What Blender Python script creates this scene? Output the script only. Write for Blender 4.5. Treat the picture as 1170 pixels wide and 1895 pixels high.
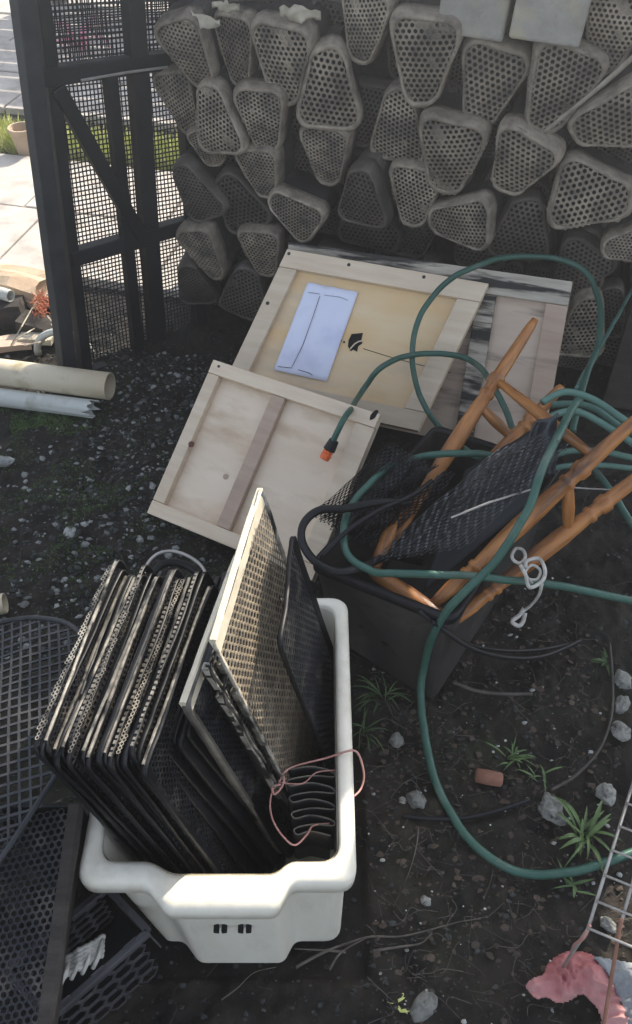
import bpy, bmesh, math, random
from mathutils import Vector, Matrix, noise
random.seed(7)
R = math.radians
scn = bpy.context.scene
COL = scn.collection
for o in list(bpy.data.objects): bpy.data.objects.remove(o)

# ------------------------------------------------------------------ camera, sky, sun, exposure
PITCH, F, H = R(47), 1500.0, 1.55
cam = bpy.data.objects.new('camera', bpy.data.cameras.new('camera')); COL.objects.link(cam)
cam.location = (0, 0, H); cam.rotation_euler = (R(90) - PITCH, 0, 0)
cam.data.sensor_fit = 'VERTICAL'; cam.data.sensor_height = 36; cam.data.lens = 36 * F / 1895
cam.data.clip_start = 0.02; cam.data.clip_end = 500
scn.camera = cam
SUN_AZ, SUN_EL = R(32), R(36)
S = Vector((math.sin(SUN_AZ) * math.cos(SUN_EL), math.cos(SUN_AZ) * math.cos(SUN_EL), math.sin(SUN_EL)))
W = bpy.data.worlds.new('World'); scn.world = W; W.use_nodes = True
nt = W.node_tree; sky = nt.nodes.new('ShaderNodeTexSky'); sky.sky_type = 'NISHITA'; sky.sun_disc = False
sky.sun_elevation = SUN_EL; sky.sun_rotation = SUN_AZ
hs_ = nt.nodes.new('ShaderNodeHueSaturation'); hs_.inputs['Saturation'].default_value = .5
nt.links.new(sky.outputs[0], hs_.inputs['Color']); nt.links.new(hs_.outputs[0], nt.nodes['Background'].inputs[0]); nt.nodes['Background'].inputs[1].default_value = 0.15
sl = bpy.data.lights.new('sun', 'SUN'); sl.energy = 4.2; sl.angle = R(0.5); sl.color = (1, .91, .77)
so = bpy.data.objects.new('sun', sl); COL.objects.link(so); so.rotation_euler = S.to_track_quat('Z', 'Y').to_euler(); so.location = S * 12
scn.view_settings.view_transform = 'Standard'; scn.view_settings.look = 'None'
scn.view_settings.exposure = 1.22; scn.view_settings.gamma = 1
scn.cycles.volume_bounces = 0

# ------------------------------------------------------------------ pixel rays to real points
def ray(px, py):
    u = (px - 585) / F; v = -(py - 947.5) / F
    return Vector((u, math.cos(PITCH) + v * math.sin(PITCH), -math.sin(PITCH) + v * math.cos(PITCH)))
C0 = Vector((0, 0, H))
def U(px, py, z=0.0):
    r = ray(px, py); return C0 + r * ((z - H) / r.z)
def onplane(px, py, p, n, off=0.0):
    r = ray(px, py); return C0 + r * (((p + n * off) - C0).dot(n) / r.dot(n))
def DY(px, py, Y): return onplane(px, py, Vector((0, Y, 0)), Vector((0, 1, 0)))
WP, WN = Vector((0, 2.2, 0)), Vector((-.29, -1, 0)).normalized()     # front plane of the basket wall, facing the viewer
WU = Vector((1, -.29, 0)).normalized()
def WL(px, py, off=0.0): return onplane(px, py, WP, WN, off)

# ------------------------------------------------------------------ objects
WM = {}
def tag(o, label=None, cat=None, group=None, kind=None):
    for k, v in (('label', label), ('category', cat), ('group', group), ('kind', kind)):
        if v: o[k] = v
    return o
def empty(name, loc, label, cat, group=None):
    o = bpy.data.objects.new(name, None); COL.objects.link(o); o.location = loc
    o.empty_display_size = .05
    WM[o] = Matrix.Translation(loc); return tag(o, label, cat, group)
class MB:
    def __init__(s): s.v = []; s.f = []
    def add(s, vs, fs):
        b = len(s.v); s.v += [Vector(v) for v in vs]; s.f += [tuple(i + b for i in f) for f in fs]; return s
    def box(s, M, x0, x1, y0, y1, z0, z1):
        vs = [M @ Vector(p) for p in ((x0,y0,z0),(x1,y0,z0),(x1,y1,z0),(x0,y1,z0),(x0,y0,z1),(x1,y0,z1),(x1,y1,z1),(x0,y1,z1))]
        return s.add(vs, [(0,3,2,1),(4,5,6,7),(0,1,5,4),(1,2,6,5),(2,3,7,6),(3,0,4,7)])
    def tube(s, pts, r, seg=8, closed=False, caps=True):
        n = len(pts); rr = r if isinstance(r, (list, tuple)) else [r] * n
        t0 = (pts[1] - pts[0]).normalized(); a = t0.orthogonal().normalized(); rings = []
        for i, p in enumerate(pts):
            if closed: t = (pts[(i + 1) % n] - pts[i - 1]).normalized()
            else: t = (pts[min(i + 1, n - 1)] - pts[max(i - 1, 0)]).normalized()
            a = (a - t * a.dot(t)); a = a.normalized() if a.length > 1e-6 else t.orthogonal().normalized()
            b = t.cross(a)
            rings.append([p + (a * math.cos(k * 2 * math.pi / seg) + b * math.sin(k * 2 * math.pi / seg)) * rr[i] for k in range(seg)])
        return s.loft(rings, closed, caps)
    def loft(s, rings, closed=False, caps=True):
        n = len(rings[0]); m = len(rings); vs = [v for r_ in rings for v in r_]; fs = []
        for i in range(m if closed else m - 1):
            j = (i + 1) % m
            for k in range(n): l = (k + 1) % n; fs.append((i*n+k, i*n+l, j*n+l, j*n+k))
        if caps and not closed: fs += [tuple(reversed(range(n))), tuple((m-1)*n + k for k in range(n))]
        return s.add(vs, fs)
    def build(s, name, m, parent=None, M=None, smooth=False, **k):
        base = WM[parent] if parent else Matrix.Identity(4)
        if M is None: M = base.copy() if parent else Matrix.Translation(sum(s.v, Vector()) / len(s.v))
        Mi = M.inverted(); me = bpy.data.meshes.new(name)
        me.from_pydata([Mi @ v for v in s.v], [], s.f); me.materials.append(m)
        if smooth: me.shade_smooth()
        o = bpy.data.objects.new(name, me); COL.objects.link(o)
        o.parent = parent; o.matrix_basis = base.inverted() @ M; WM[o] = M
        return tag(o, **k)
def link_mesh(name, me, parent, M):
    o = bpy.data.objects.new(name, me); COL.objects.link(o); o.parent = parent
    o.matrix_basis = (WM[parent].inverted() if parent else Matrix.Identity(4)) @ M; WM[o] = M; return o
def recalc(o):
    bm = bmesh.new(); bm.from_mesh(o.data); bmesh.ops.recalc_face_normals(bm, faces=bm.faces); bm.to_mesh(o.data); bm.free(); return o
def bevel(o, w=.002, seg=2):
    m = o.modifiers.new('b', 'BEVEL'); m.width = w; m.segments = seg; m.limit_method = 'ANGLE'; m.angle_limit = R(40); return o
def catmull(P, n=10, closed=False):
    out = []; N = len(P)
    for i in range(N if closed else N - 1):
        g = (lambda j: P[j % N]) if closed else (lambda j: P[max(0, min(N - 1, j))])
        a, b, c, d = g(i-1), g(i), g(i+1), g(i+2)
        for k in range(n):
            t = k / n
            out.append(.5 * ((2*b) + (c-a)*t + (2*a-5*b+4*c-d)*t*t + (-a+3*b-3*c+d)*t**3))
    if not closed: out.append(P[-1].copy())
    return out
def frame(o, x, y):
    x = x.normalized(); z = x.cross(y).normalized(); y = z.cross(x)
    return Matrix(((x.x, y.x, z.x, o.x), (x.y, y.y, z.y, o.y), (x.z, y.z, z.z, o.z), (0, 0, 0, 1)))
def roundpoly(P, rad, seg=5):
    out = []; n = len(P)
    for i in range(n):
        p = Vector(P[i]); a = (Vector(P[i-1]) - p); b = (Vector(P[(i+1) % n]) - p)
        r = min(rad[i] if isinstance(rad, (list, tuple)) else rad, a.length*.48, b.length*.48)
        p0 = p + a.normalized() * r; p1 = p + b.normalized() * r
        for k in range(seg + 1):
            t = k / seg; out.append(p0*(1-t)**2 + p*(2*t*(1-t)) + p1*t*t)
    return out
def inside(x, y, P):
    c = False; n = len(P); j = n - 1
    for i in range(n):
        if (P[i][1] > y) != (P[j][1] > y) and x < (P[j][0]-P[i][0])*(y-P[i][1])/(P[j][1]-P[i][1]) + P[i][0]: c = not c
        j = i
    return c
def edist(x, y, P):
    q = Vector((x, y)); m = 1e9
    for i in range(len(P)):
        a = Vector(P[i-1][:2]); b = Vector(P[i][:2]); d = b - a
        t = max(0, min(1, (q-a).dot(d) / max(d.length_squared, 1e-12))); m = min(m, (q - a - d*t).length)
    return m
def perf(P, pitch, ratio=.62, kind='hex', rot=0.0, depth=.002, margin=0.0, jit=0.0, tear=None):
    """a perforated sheet clipped to the 2D outline P; every hole is an opening with walls"""
    vs, fs = [], []
    xs = [p[0] for p in P]; ys = [p[1] for p in P]; cx, cy = (min(xs)+max(xs))/2, (min(ys)+max(ys))/2
    rad = math.hypot(max(xs)-min(xs), max(ys)-min(ys))/2 + pitch
    n = 6 if kind == 'hex' else 4; ca, sa = math.cos(rot), math.sin(rot)
    Rr = pitch/math.sqrt(3) if n == 6 else pitch/math.sqrt(2)
    dy = pitch*math.sqrt(3)/2 if n == 6 else pitch
    a0 = math.pi/6 if n == 6 else math.pi/4
    m = int(rad/dy) + 1; k = int(rad/pitch) + 1
    for j in range(-m, m+1):
        for i in range(-k, k+1):
            lx = i*pitch + (pitch/2 if (n == 6 and j % 2) else 0); ly = j*dy
            x = cx + lx*ca - ly*sa; y = cy + lx*sa + ly*ca
            if not inside(x, y, P): continue
            if margin and edist(x, y, P) < margin: continue
            if tear and tear(x, y): continue
            b = len(vs); q = ratio * (1 + random.uniform(-jit, jit))
            for rr, zz in ((Rr, 0), (Rr*q, 0), (Rr*q, -depth)):
                for t in range(n):
                    a = a0 + t*2*math.pi/n + rot; vs.append(Vector((x + rr*math.cos(a), y + rr*math.sin(a), zz)))
            for t in range(n):
                u = (t+1) % n
                fs.append((b+t, b+u, b+n+u, b+n+t)); fs.append((b+n+t, b+n+u, b+2*n+u, b+2*n+t))
    return vs, fs
def tri_mesh(name, vs, fs, m):
    me = bpy.data.meshes.new(name); me.from_pydata(vs, [], fs); me.materials.append(m); return me

# ------------------------------------------------------------------ materials
def mat(name, c1, c2=None, rough=.6, scale=8, stretch=(1,1,1), bump=0.0, bscale=60, spec=.4, dirt=None, dscale=3, dlo=.5, dhi=.7, rnd=0.0, metal=0.0, sss=0.0, trans=0.0, detail=6, rvar=.1):
    m = bpy.data.materials.new(name); m.use_nodes = True; t = m.node_tree; N = t.nodes; L = t.links
    b = N['Principled BSDF']; b.inputs['Roughness'].default_value = rough; b.inputs['Specular IOR Level'].default_value = spec
    b.inputs['Metallic'].default_value = metal; b.inputs['Transmission Weight'].default_value = trans
    if sss: b.inputs['Subsurface Weight'].default_value = sss; b.inputs['Subsurface Radius'].default_value = (.02, .015, .01)
    tc = N.new('ShaderNodeTexCoord'); mp = N.new('ShaderNodeMapping'); mp.inputs['Scale'].default_value = stretch
    L.new(tc.outputs['Object'], mp.inputs[0])
    oi = N.new('ShaderNodeObjectInfo'); va = N.new('ShaderNodeVectorMath'); va.operation = 'ADD'
    sc = N.new('ShaderNodeVectorMath'); sc.operation = 'SCALE'; sc.inputs[0].default_value = (7, 5, 3); L.new(oi.outputs['Random'], sc.inputs['Scale'])
    L.new(mp.outputs[0], va.inputs[0]); L.new(sc.outputs[0], va.inputs[1])
    def nz(s, d=detail):
        n = N.new('ShaderNodeTexNoise'); n.inputs['Scale'].default_value = s; n.inputs['Detail'].default_value = d; n.inputs['Roughness'].default_value = .6; L.new(va.outputs[0], n.inputs[0]); return n
    n1 = nz(scale); r = N.new('ShaderNodeValToRGB'); L.new(n1.outputs[0], r.inputs[0])
    r.color_ramp.elements[0].position = .32; r.color_ramp.elements[1].position = .68
    r.color_ramp.elements[0].color = (*c1, 1); r.color_ramp.elements[1].color = (*(c2 or c1), 1); out = r.outputs[0]
    if dirt:
        n2 = nz(dscale, 8); r2 = N.new('ShaderNodeMapRange'); r2.inputs[1].default_value = dlo; r2.inputs[2].default_value = dhi; L.new(n2.outputs[0], r2.inputs[0])
        mx = N.new('ShaderNodeMix'); mx.data_type = 'RGBA'; L.new(r2.outputs[0], mx.inputs[0]); L.new(out, mx.inputs[6]); mx.inputs[7].default_value = (*dirt, 1); out = mx.outputs[2]
    if rnd:
        hs = N.new('ShaderNodeHueSaturation'); mr = N.new('ShaderNodeMapRange'); mr.inputs[3].default_value = 1-rnd; mr.inputs[4].default_value = 1+rnd
        L.new(oi.outputs['Random'], mr.inputs[0]); L.new(mr.outputs[0], hs.inputs['Value']); L.new(out, hs.inputs['Color']); out = hs.outputs[0]
    L.new(out, b.inputs['Base Color'])
    mrr = N.new('ShaderNodeMapRange'); mrr.inputs[3].default_value = max(.05, rough-rvar); mrr.inputs[4].default_value = min(1, rough+rvar); L.new(n1.outputs[0], mrr.inputs[0]); L.new(mrr.outputs[0], b.inputs['Roughness'])
    if bump:
        n3 = nz(bscale, 5); bp = N.new('ShaderNodeBump'); bp.inputs['Strength'].default_value = bump; bp.inputs['Distance'].default_value = .004
        L.new(n3.outputs[0], bp.inputs['Height']); L.new(bp.outputs[0], b.inputs['Normal'])
    return m
M = {}
M['soil'] = mat('soil', (.005,.0045,.004), (.032,.026,.02), .85, 14, bump=.9, bscale=90, dirt=(.03,.036,.018), dscale=2.2, dlo=.55, dhi=.75, spec=.25)
M['slab'] = mat('slab', (.42,.38,.34), (.56,.52,.47), .85, 5, bump=.3, dirt=(.3,.27,.24), dscale=9)
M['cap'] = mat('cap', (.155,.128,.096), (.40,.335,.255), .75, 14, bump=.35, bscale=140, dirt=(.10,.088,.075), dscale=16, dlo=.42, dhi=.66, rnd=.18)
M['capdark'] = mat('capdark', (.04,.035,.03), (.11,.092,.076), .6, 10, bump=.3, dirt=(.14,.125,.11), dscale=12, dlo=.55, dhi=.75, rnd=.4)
M['tube'] = mat('tube', (.02,.021,.023), (.06,.056,.053), .7, 8, bump=.8, bscale=100, dirt=(.13,.115,.10), dscale=7, dlo=.5, dhi=.75, rnd=.3)
M['rimp'] = mat('rimp', (.12,.10,.08), (.33,.275,.21), .75, 30, bump=.9, dirt=(.40,.34,.28), dscale=9, dlo=.58, dhi=.8, rnd=.25)
M['black'] = mat('black', (.004,.0045,.006), (.011,.011,.013), .45, 9, bump=.15, spec=.3, dirt=(.04,.037,.033), dscale=7, dlo=.58, dhi=.85, rnd=.25)
M['blackmesh'] = mat('blackmesh', (.006,.007,.009), (.02,.02,.023), .4, 25, spec=.35, dirt=(.09,.08,.07), dscale=20, dlo=.52, dhi=.75, rnd=.3)
M['dusty'] = mat('dusty', (.10,.09,.075), (.22,.2,.165), .5, 30, dirt=(.04,.038,.036), dscale=18, dlo=.5, dhi=.7, rnd=.25)
M['cream'] = mat('cream', (.52,.46,.35), (.68,.61,.47), .5, 22, dirt=(.2,.17,.13), dscale=25, dlo=.62, dhi=.8)
M['tanmesh'] = mat('tanmesh', (.13,.105,.075), (.33,.27,.19), .55, 30, dirt=(.16,.13,.1), dscale=16, dlo=.55, dhi=.75)
M['ply'] = mat('ply', (.72,.49,.24), (.78,.62,.41), .7, 3, (1,3,1), bump=.1, dirt=(.55,.44,.33), dscale=4, dlo=.5, dhi=.8)
M['ply2'] = mat('ply2', (.70,.56,.41), (.78,.66,.52), .7, 3, (1,3,1), bump=.1, dirt=(.52,.38,.25), dscale=5, dlo=.5, dhi=.75)
M['plyw'] = mat('plyw', (.50,.38,.29), (.64,.52,.41), .8, 3, (1,6,1), bump=.2, dirt=(.12,.1,.09), dscale=4, dlo=.52, dhi=.72)
M['pine'] = mat('pine', (.62,.49,.35), (.73,.61,.46), .7, 4, (1,10,10), bump=.25, bscale=30, dirt=(.42,.33,.25), dscale=1.6, dlo=.56, dhi=.8, rnd=.07)
M['pinepink'] = mat('pinepink', (.42,.30,.22), (.50,.38,.29), .7, 5, (1,10,10), bump=.25, bscale=30, dirt=(.30,.22,.17), dscale=2, dlo=.52, dhi=.7)
M['pineweather'] = mat('pineweather', (.32,.28,.23), (.60,.54,.45), .85, 5, (1,9,9), bump=.5, bscale=30, dirt=(.03,.03,.028), dscale=3.2, dlo=.45, dhi=.54)
M['knot'] = mat('knot', (.09,.035,.025), (.16,.06,.04), .7, 60)
M['nail'] = mat('nail', (.05,.045,.04), None, .5, metal=.6)
M['paper'] = mat('paper', (.72,.75,.90), (.77,.80,.93), .8, 6, bump=.1, bscale=25, dirt=(.64,.67,.84), dscale=12)
M['ink'] = mat('ink', (.03,.03,.06), None, .8)
M['hole'] = mat('hole', (.006,.006,.006), None, .9)
M['hose'] = mat('hose', (.024,.078,.058), (.05,.125,.095), .42, 9, bump=.3, bscale=60, dirt=(.12,.16,.13), dscale=16, dlo=.55, dhi=.8)
M['hosepale'] = mat('hosepale', (.07,.16,.125), (.12,.23,.19), .45, 5, dirt=(.06,.12,.1), dscale=12, dlo=.5, dhi=.7)
M['orange'] = mat('orange', (.75,.12,.03), (.85,.17,.05), .4, 20)
M['netting'] = mat('netting', (.32,.09,.04), (.5,.16,.08), .7, 30)
M['grille'] = mat('grille', (.012,.013,.016), (.04,.041,.045), .5, 12, dirt=(.10,.095,.085), dscale=9, dlo=.55, dhi=.75)
M['varnish'] = mat('varnish', (.26,.095,.026), (.50,.215,.062), .3, 9, (1,7,7), bump=.35, bscale=40, dirt=(.10,.042,.018), dscale=5, dlo=.48, dhi=.66, spec=.5)
M['binp'] = mat('binp', (.68,.64,.53), (.76,.72,.62), .42, 14, (1,1,.35), bump=.12, bscale=60, dirt=(.40,.35,.25), dscale=12, dlo=.52, dhi=.9, sss=.2)
M['yellow'] = mat('yellow', (.58,.53,.38), (.64,.6,.46), .4, 15)
M['pinkcord'] = mat('pinkcord', (.42,.2,.17), (.55,.3,.26), .7, 60)
M['whitecord'] = mat('whitecord', (.32,.31,.28), (.55,.53,.48), .7, 60)
M['wire'] = mat('wire', (.34,.32,.29), (.48,.45,.41), .4, 30, metal=.5)
M['pvc'] = mat('pvc', (.48,.40,.27), (.62,.55,.42), .5, 4, dirt=(.28,.22,.1), dscale=8, dlo=.58, dhi=.75)
M['pvcgrey'] = mat('pvcgrey', (.44,.46,.43), (.55,.56,.52), .5, 4, dirt=(.25,.24,.18), dscale=8, dlo=.6, dhi=.8)
M['gate'] = mat('gate', (.006,.0065,.008), (.018,.018,.02), .5, 8, bump=.4, bscale=50, rnd=.2)
M['post'] = mat('post', (.018,.019,.021), (.042,.043,.045), .6, 5, (4,4,1), bump=.5, bscale=40)
M['red'] = mat('red', (.34,.10,.10), (.50,.27,.26), .85, 9, bump=.3, bscale=150, dirt=(.42,.34,.32), dscale=10, dlo=.48, dhi=.66)
M['greycloth'] = mat('greycloth', (.22,.24,.25), (.33,.35,.36), .9, 30, bump=.8, bscale=220)
M['stone'] = mat('stone', (.09,.09,.08), (.38,.375,.34), .8, 30, bump=1.0, bscale=120, dirt=(.05,.045,.04), dscale=30, dlo=.52, dhi=.65, rnd=.3)
M['shell'] = mat('shell', (.08,.085,.08), (.46,.46,.43), .4, 12, bump=.4, bscale=80, rnd=.4)
M['chip'] = mat('chip', (.010,.011,.011), (.05,.052,.048), .6, 9, bump=.4, bscale=80)
M['brick'] = mat('brick', (.2,.09,.06), (.3,.15,.1), .85, 20, bump=.4)
M['terra'] = mat('terra', (.42,.30,.2), (.55,.43,.31), .85, 12, bump=.4, dirt=(.3,.26,.2), dscale=9)
M['leaf'] = mat('leaf', (.045,.085,.03), (.11,.17,.055), .55, 30, rnd=.2)
M['grassb'] = mat('grassb', (.38,.46,.10), (.65,.62,.26), .7, 20)
M['moss'] = mat('moss', (.045,.085,.02), (.085,.14,.04), .9, 60, bump=.8)
M['twig'] = mat('twig', (.05,.042,.034), (.14,.12,.10), .8, 30)
M['straw'] = mat('straw', (.38,.33,.25), (.55,.5,.4), .8, 30)
M['oldstick'] = mat('oldstick', (.2,.17,.13), (.36,.32,.26), .8, 30, bump=.5)
M['foam'] = mat('foam', (.27,.25,.215), (.40,.375,.33), .8, 12, bump=.8, dirt=(.5,.42,.24), dscale=5, dlo=.5, dhi=.7)
M['timber'] = mat('timber', (.022,.018,.016), (.06,.05,.042), .8, 5, (1,8,8), bump=.4)
M['film'] = mat('film', (.012,.016,.022), (.035,.043,.055), .25, 10, bump=.8, bscale=25)
M['tubp'] = mat('tubp', (.022,.021,.021), (.05,.045,.042), .5, 4, bump=.2, bscale=12, dirt=(.11,.10,.085), dscale=5, dlo=.5, dhi=.8)
M['lattice'] = mat('lattice', (.035,.035,.04), (.10,.10,.105), .4, 20, dirt=(.18,.17,.155), dscale=16, dlo=.55, dhi=.75)
M['cratep'] = mat('cratep', (.05,.048,.054), (.10,.095,.103), .6, 10, bump=.3, dirt=(.16,.15,.14), dscale=12, dlo=.55, dhi=.75)
M['darksheet'] = mat('darksheet', (.007,.009,.013), (.014,.017,.022), .5, 4, bump=.2, bscale=12)
M['pinkflower'] = mat('pinkflower', (.6,.12,.25), (.75,.25,.38), .7, 30)

# ------------------------------------------------------------------ ground: one sheet, finer near the viewer
def axis(lo, a, b, hi, st, far):
    v = [lo]; x = lo
    out = []
    x = a
    while x < b: out.append(x); x += st
    k = st; pre = []; x = a
    while x > lo: k *= 1.35; x -= k; pre.append(max(x, lo))
    post = []; k = st; x = out[-1]
    while x < hi: k *= 1.35; x += k; post.append(min(x, hi))
    return sorted(set(pre + out + post))
def gz(x, y):
    f = max(0, min(1, (2.62 - y) / .25)) * max(0, min(1, (2.0-abs(x))/.3))
    if f == 0: return -.012
    q = Vector((x, y, 0))
    h = .018*noise.noise(q*2.3) + .012*noise.noise(q*8) + .012*noise.noise(q*22) + .008*noise.noise(q*52) + .006*abs(noise.noise(q*100))
    if -.36 < x < .09 and .36 < y < .96: h = min(h, .0) - .012
    return -.012*(1-f) + (h-.008) * f
gx = axis(-60, -1.15, 1.0, 60, .0075, 0); gy = axis(-25, .02, 2.65, 120, .0075, 0)
me = bpy.data.meshes.new('ground')
me.from_pydata([(x, y, gz(x, y)) for y in gy for x in gx], [], [(j*len(gx)+i, j*len(gx)+i+1, (j+1)*len(gx)+i+1, (j+1)*len(gx)+i) for j in range(len(gy)-1) for i in range(len(gx)-1)])
me.shade_smooth(); me.materials.append(M['soil'])
g = bpy.data.objects.new('ground', me); COL.objects.link(g); tag(g, kind='structure')
# paved yard beyond the gate, rows of slabs with open joints, a strip of soil and grass between two runs
pv = MB(); I4 = Matrix.Rotation(R(-14), 4, 'Z')
def slabs(y0, y1, x0=-4.2, x1=.9, s=.44, seed=1):
    rnd = random.Random(seed); y = y0
    while y < y1 - .05:
        x = x0 + rnd.uniform(0, .25)
        while x < x1:
            w = s * rnd.choice((1, 1, 1.35)); dz = rnd.uniform(-.004, .004)
            Mx = Matrix.Translation((x, y, dz)) @ Matrix.Rotation(rnd.uniform(-.01,.01), 4, 'Z')
            pv.box(I4 @ Mx, 0, w-.012, 0, min(s, y1-y)-.012, -.03, .02)
            x += w
        y += s
slabs(2.28, 3.2, seed=2); slabs(3.62, 9.5, seed=5, x0=-6)
p = pv.build('paving', M['slab'], kind='structure'); bevel(p, .004)

# ------------------------------------------------------------------ wall of oyster baskets
def tri_outline(w, h, seg=7):
    P = [Vector((-w/2, h*.46)), Vector((w/2, h*.46)), Vector((w*.2, -h*.54)), Vector((-w*.2, -h*.54))]
    P = roundpoly(P, [w*.30, w*.30, w*.19, w*.19], seg)
    c_ = Vector((0, -h*.02)); return [c_ + (p-c_)*(1 + .05*math.sin(3*math.atan2(p.y, p.x)+1)*.6) for p in P]
BV = []
for vi, (w, h, pitch, ratio, rot) in enumerate(((.165,.185,.0122,.66,.1), (.160,.190,.0112,.67,.5), (.172,.178,.0130,.64,.9), (.168,.180,.0118,.65,.25), (.160,.178,.0114,.67,.75))):
    for mm in ('cap', 'capdark'):  # darker copy puts the shade of low and set-back baskets into colour
        P = tri_outline(w, h); Pd = []
        for a_, b_ in zip(P, P[1:]+P[:1]): Pd += [a_, (a_+b_)/2]
        P = [p + p.normalized()*(.0045*noise.noise(Vector((p.x*28, p.y*28, vi*3))) + .002*noise.noise(Vector((p.x*90, p.y*90, vi*3)))) for p in Pd]
        dome = lambda x, y: -.004 + .010*(1 - min(1, (x*x+y*y)/(.085**2))) + .005*noise.noise(Vector((x*11, y*11, vi)))
        a, b = perf(P, pitch, ratio, 'hex', rot, .003, margin=.0065)
        blocked = [noise.noise(Vector((a[q].x*20, a[q].y*20, vi*7))) > .42 for q in range(0, len(a), 18)]
        extra = [tuple(range(18*q+12, 18*q+18)) for q, t in enumerate(blocked) if t]      # holes plugged with mud
        capm = tri_mesh('end_cap', [Vector((v.x, v.y, v.z + dome(v.x, v.y))) for v in a], b + extra, M[mm])
        rim = MB()
        def ring(sx, z): return [Vector((p.x*(1+sx/ (w/2)), p.y*(1+sx/(h/2)), z + .0022*noise.noise(Vector((p.x*40, p.y*40, 5+vi))))) for p in P]
        rim.loft([ring(-.0135, -.004), ring(-.0125, .0000), ring(-.010, .0010), ring(-.0055, .0004), ring(-.003, -.005), ring(.000, -.014), ring(.001, -.03), ring(.0, -.05), ring(-.004, -.052)], caps=False)
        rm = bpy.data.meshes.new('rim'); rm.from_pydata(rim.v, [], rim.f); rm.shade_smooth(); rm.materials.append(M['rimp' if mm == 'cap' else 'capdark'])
        bd = MB(); bd.loft([ring(-.004, -.04), ring(-.006, -.2), ring(-.008, -.42)], caps=False)
        bd.add(ring(-.007, -.42), [tuple(range(len(P)))]); bd.add(ring(-.0065, -.03), [tuple(range(len(P)))])
        bm_ = bpy.data.meshes.new('body'); bm_.from_pydata(bd.v, [], bd.f); bm_.materials.append(M['tube']); bm_.materials.append(M['hole'])
        bm_.polygons[len(bm_.polygons)-1].material_index = 1  # black disc inside the body puts the unlit interior into colour
        BV.append((w, h, capm, rm, bm_, mm))
NB = [0]
def basket(px, py, w, h, tip, off, label, dark=0, v=0, tilt=(0, 0), P3=None):
    if P3 is None: p = WL(px, py, off); dep = (p-C0).dot(Vector((0, math.cos(PITCH), -math.sin(PITCH)))); sx, sy = 1.12*w*dep/F/.965, 1.03*h*dep/F/.97
    else: p = P3; sx, sy = w, h
    if P3 is None and NB[0] % 3 == 1: v = 3 + NB[0] % 2
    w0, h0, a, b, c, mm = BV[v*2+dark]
    NB[0] += 1
    ang = R(tip + 90)
    Mx = frame(p, WU, Vector((0, 0, 1))) @ Matrix.Rotation(tilt[0], 4, 'Y') @ Matrix.Rotation(tilt[1], 4, 'X') @ Matrix.Rotation(ang, 4, 'Z')
    # frame(): x = along the wall, y = up, z = out of the wall
    e = empty('oyster_basket', p, label, 'basket', 'oyster baskets stacked in the wall with their ends showing')
    Sx = Matrix.Diagonal((sx/w0, sy/h0, 1, 1))
    k = link_mesh('body', c, e, Mx @ Sx); link_mesh('end_cap', a, e, Mx @ Sx); link_mesh('rim', b, e, Mx @ Sx)
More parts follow.
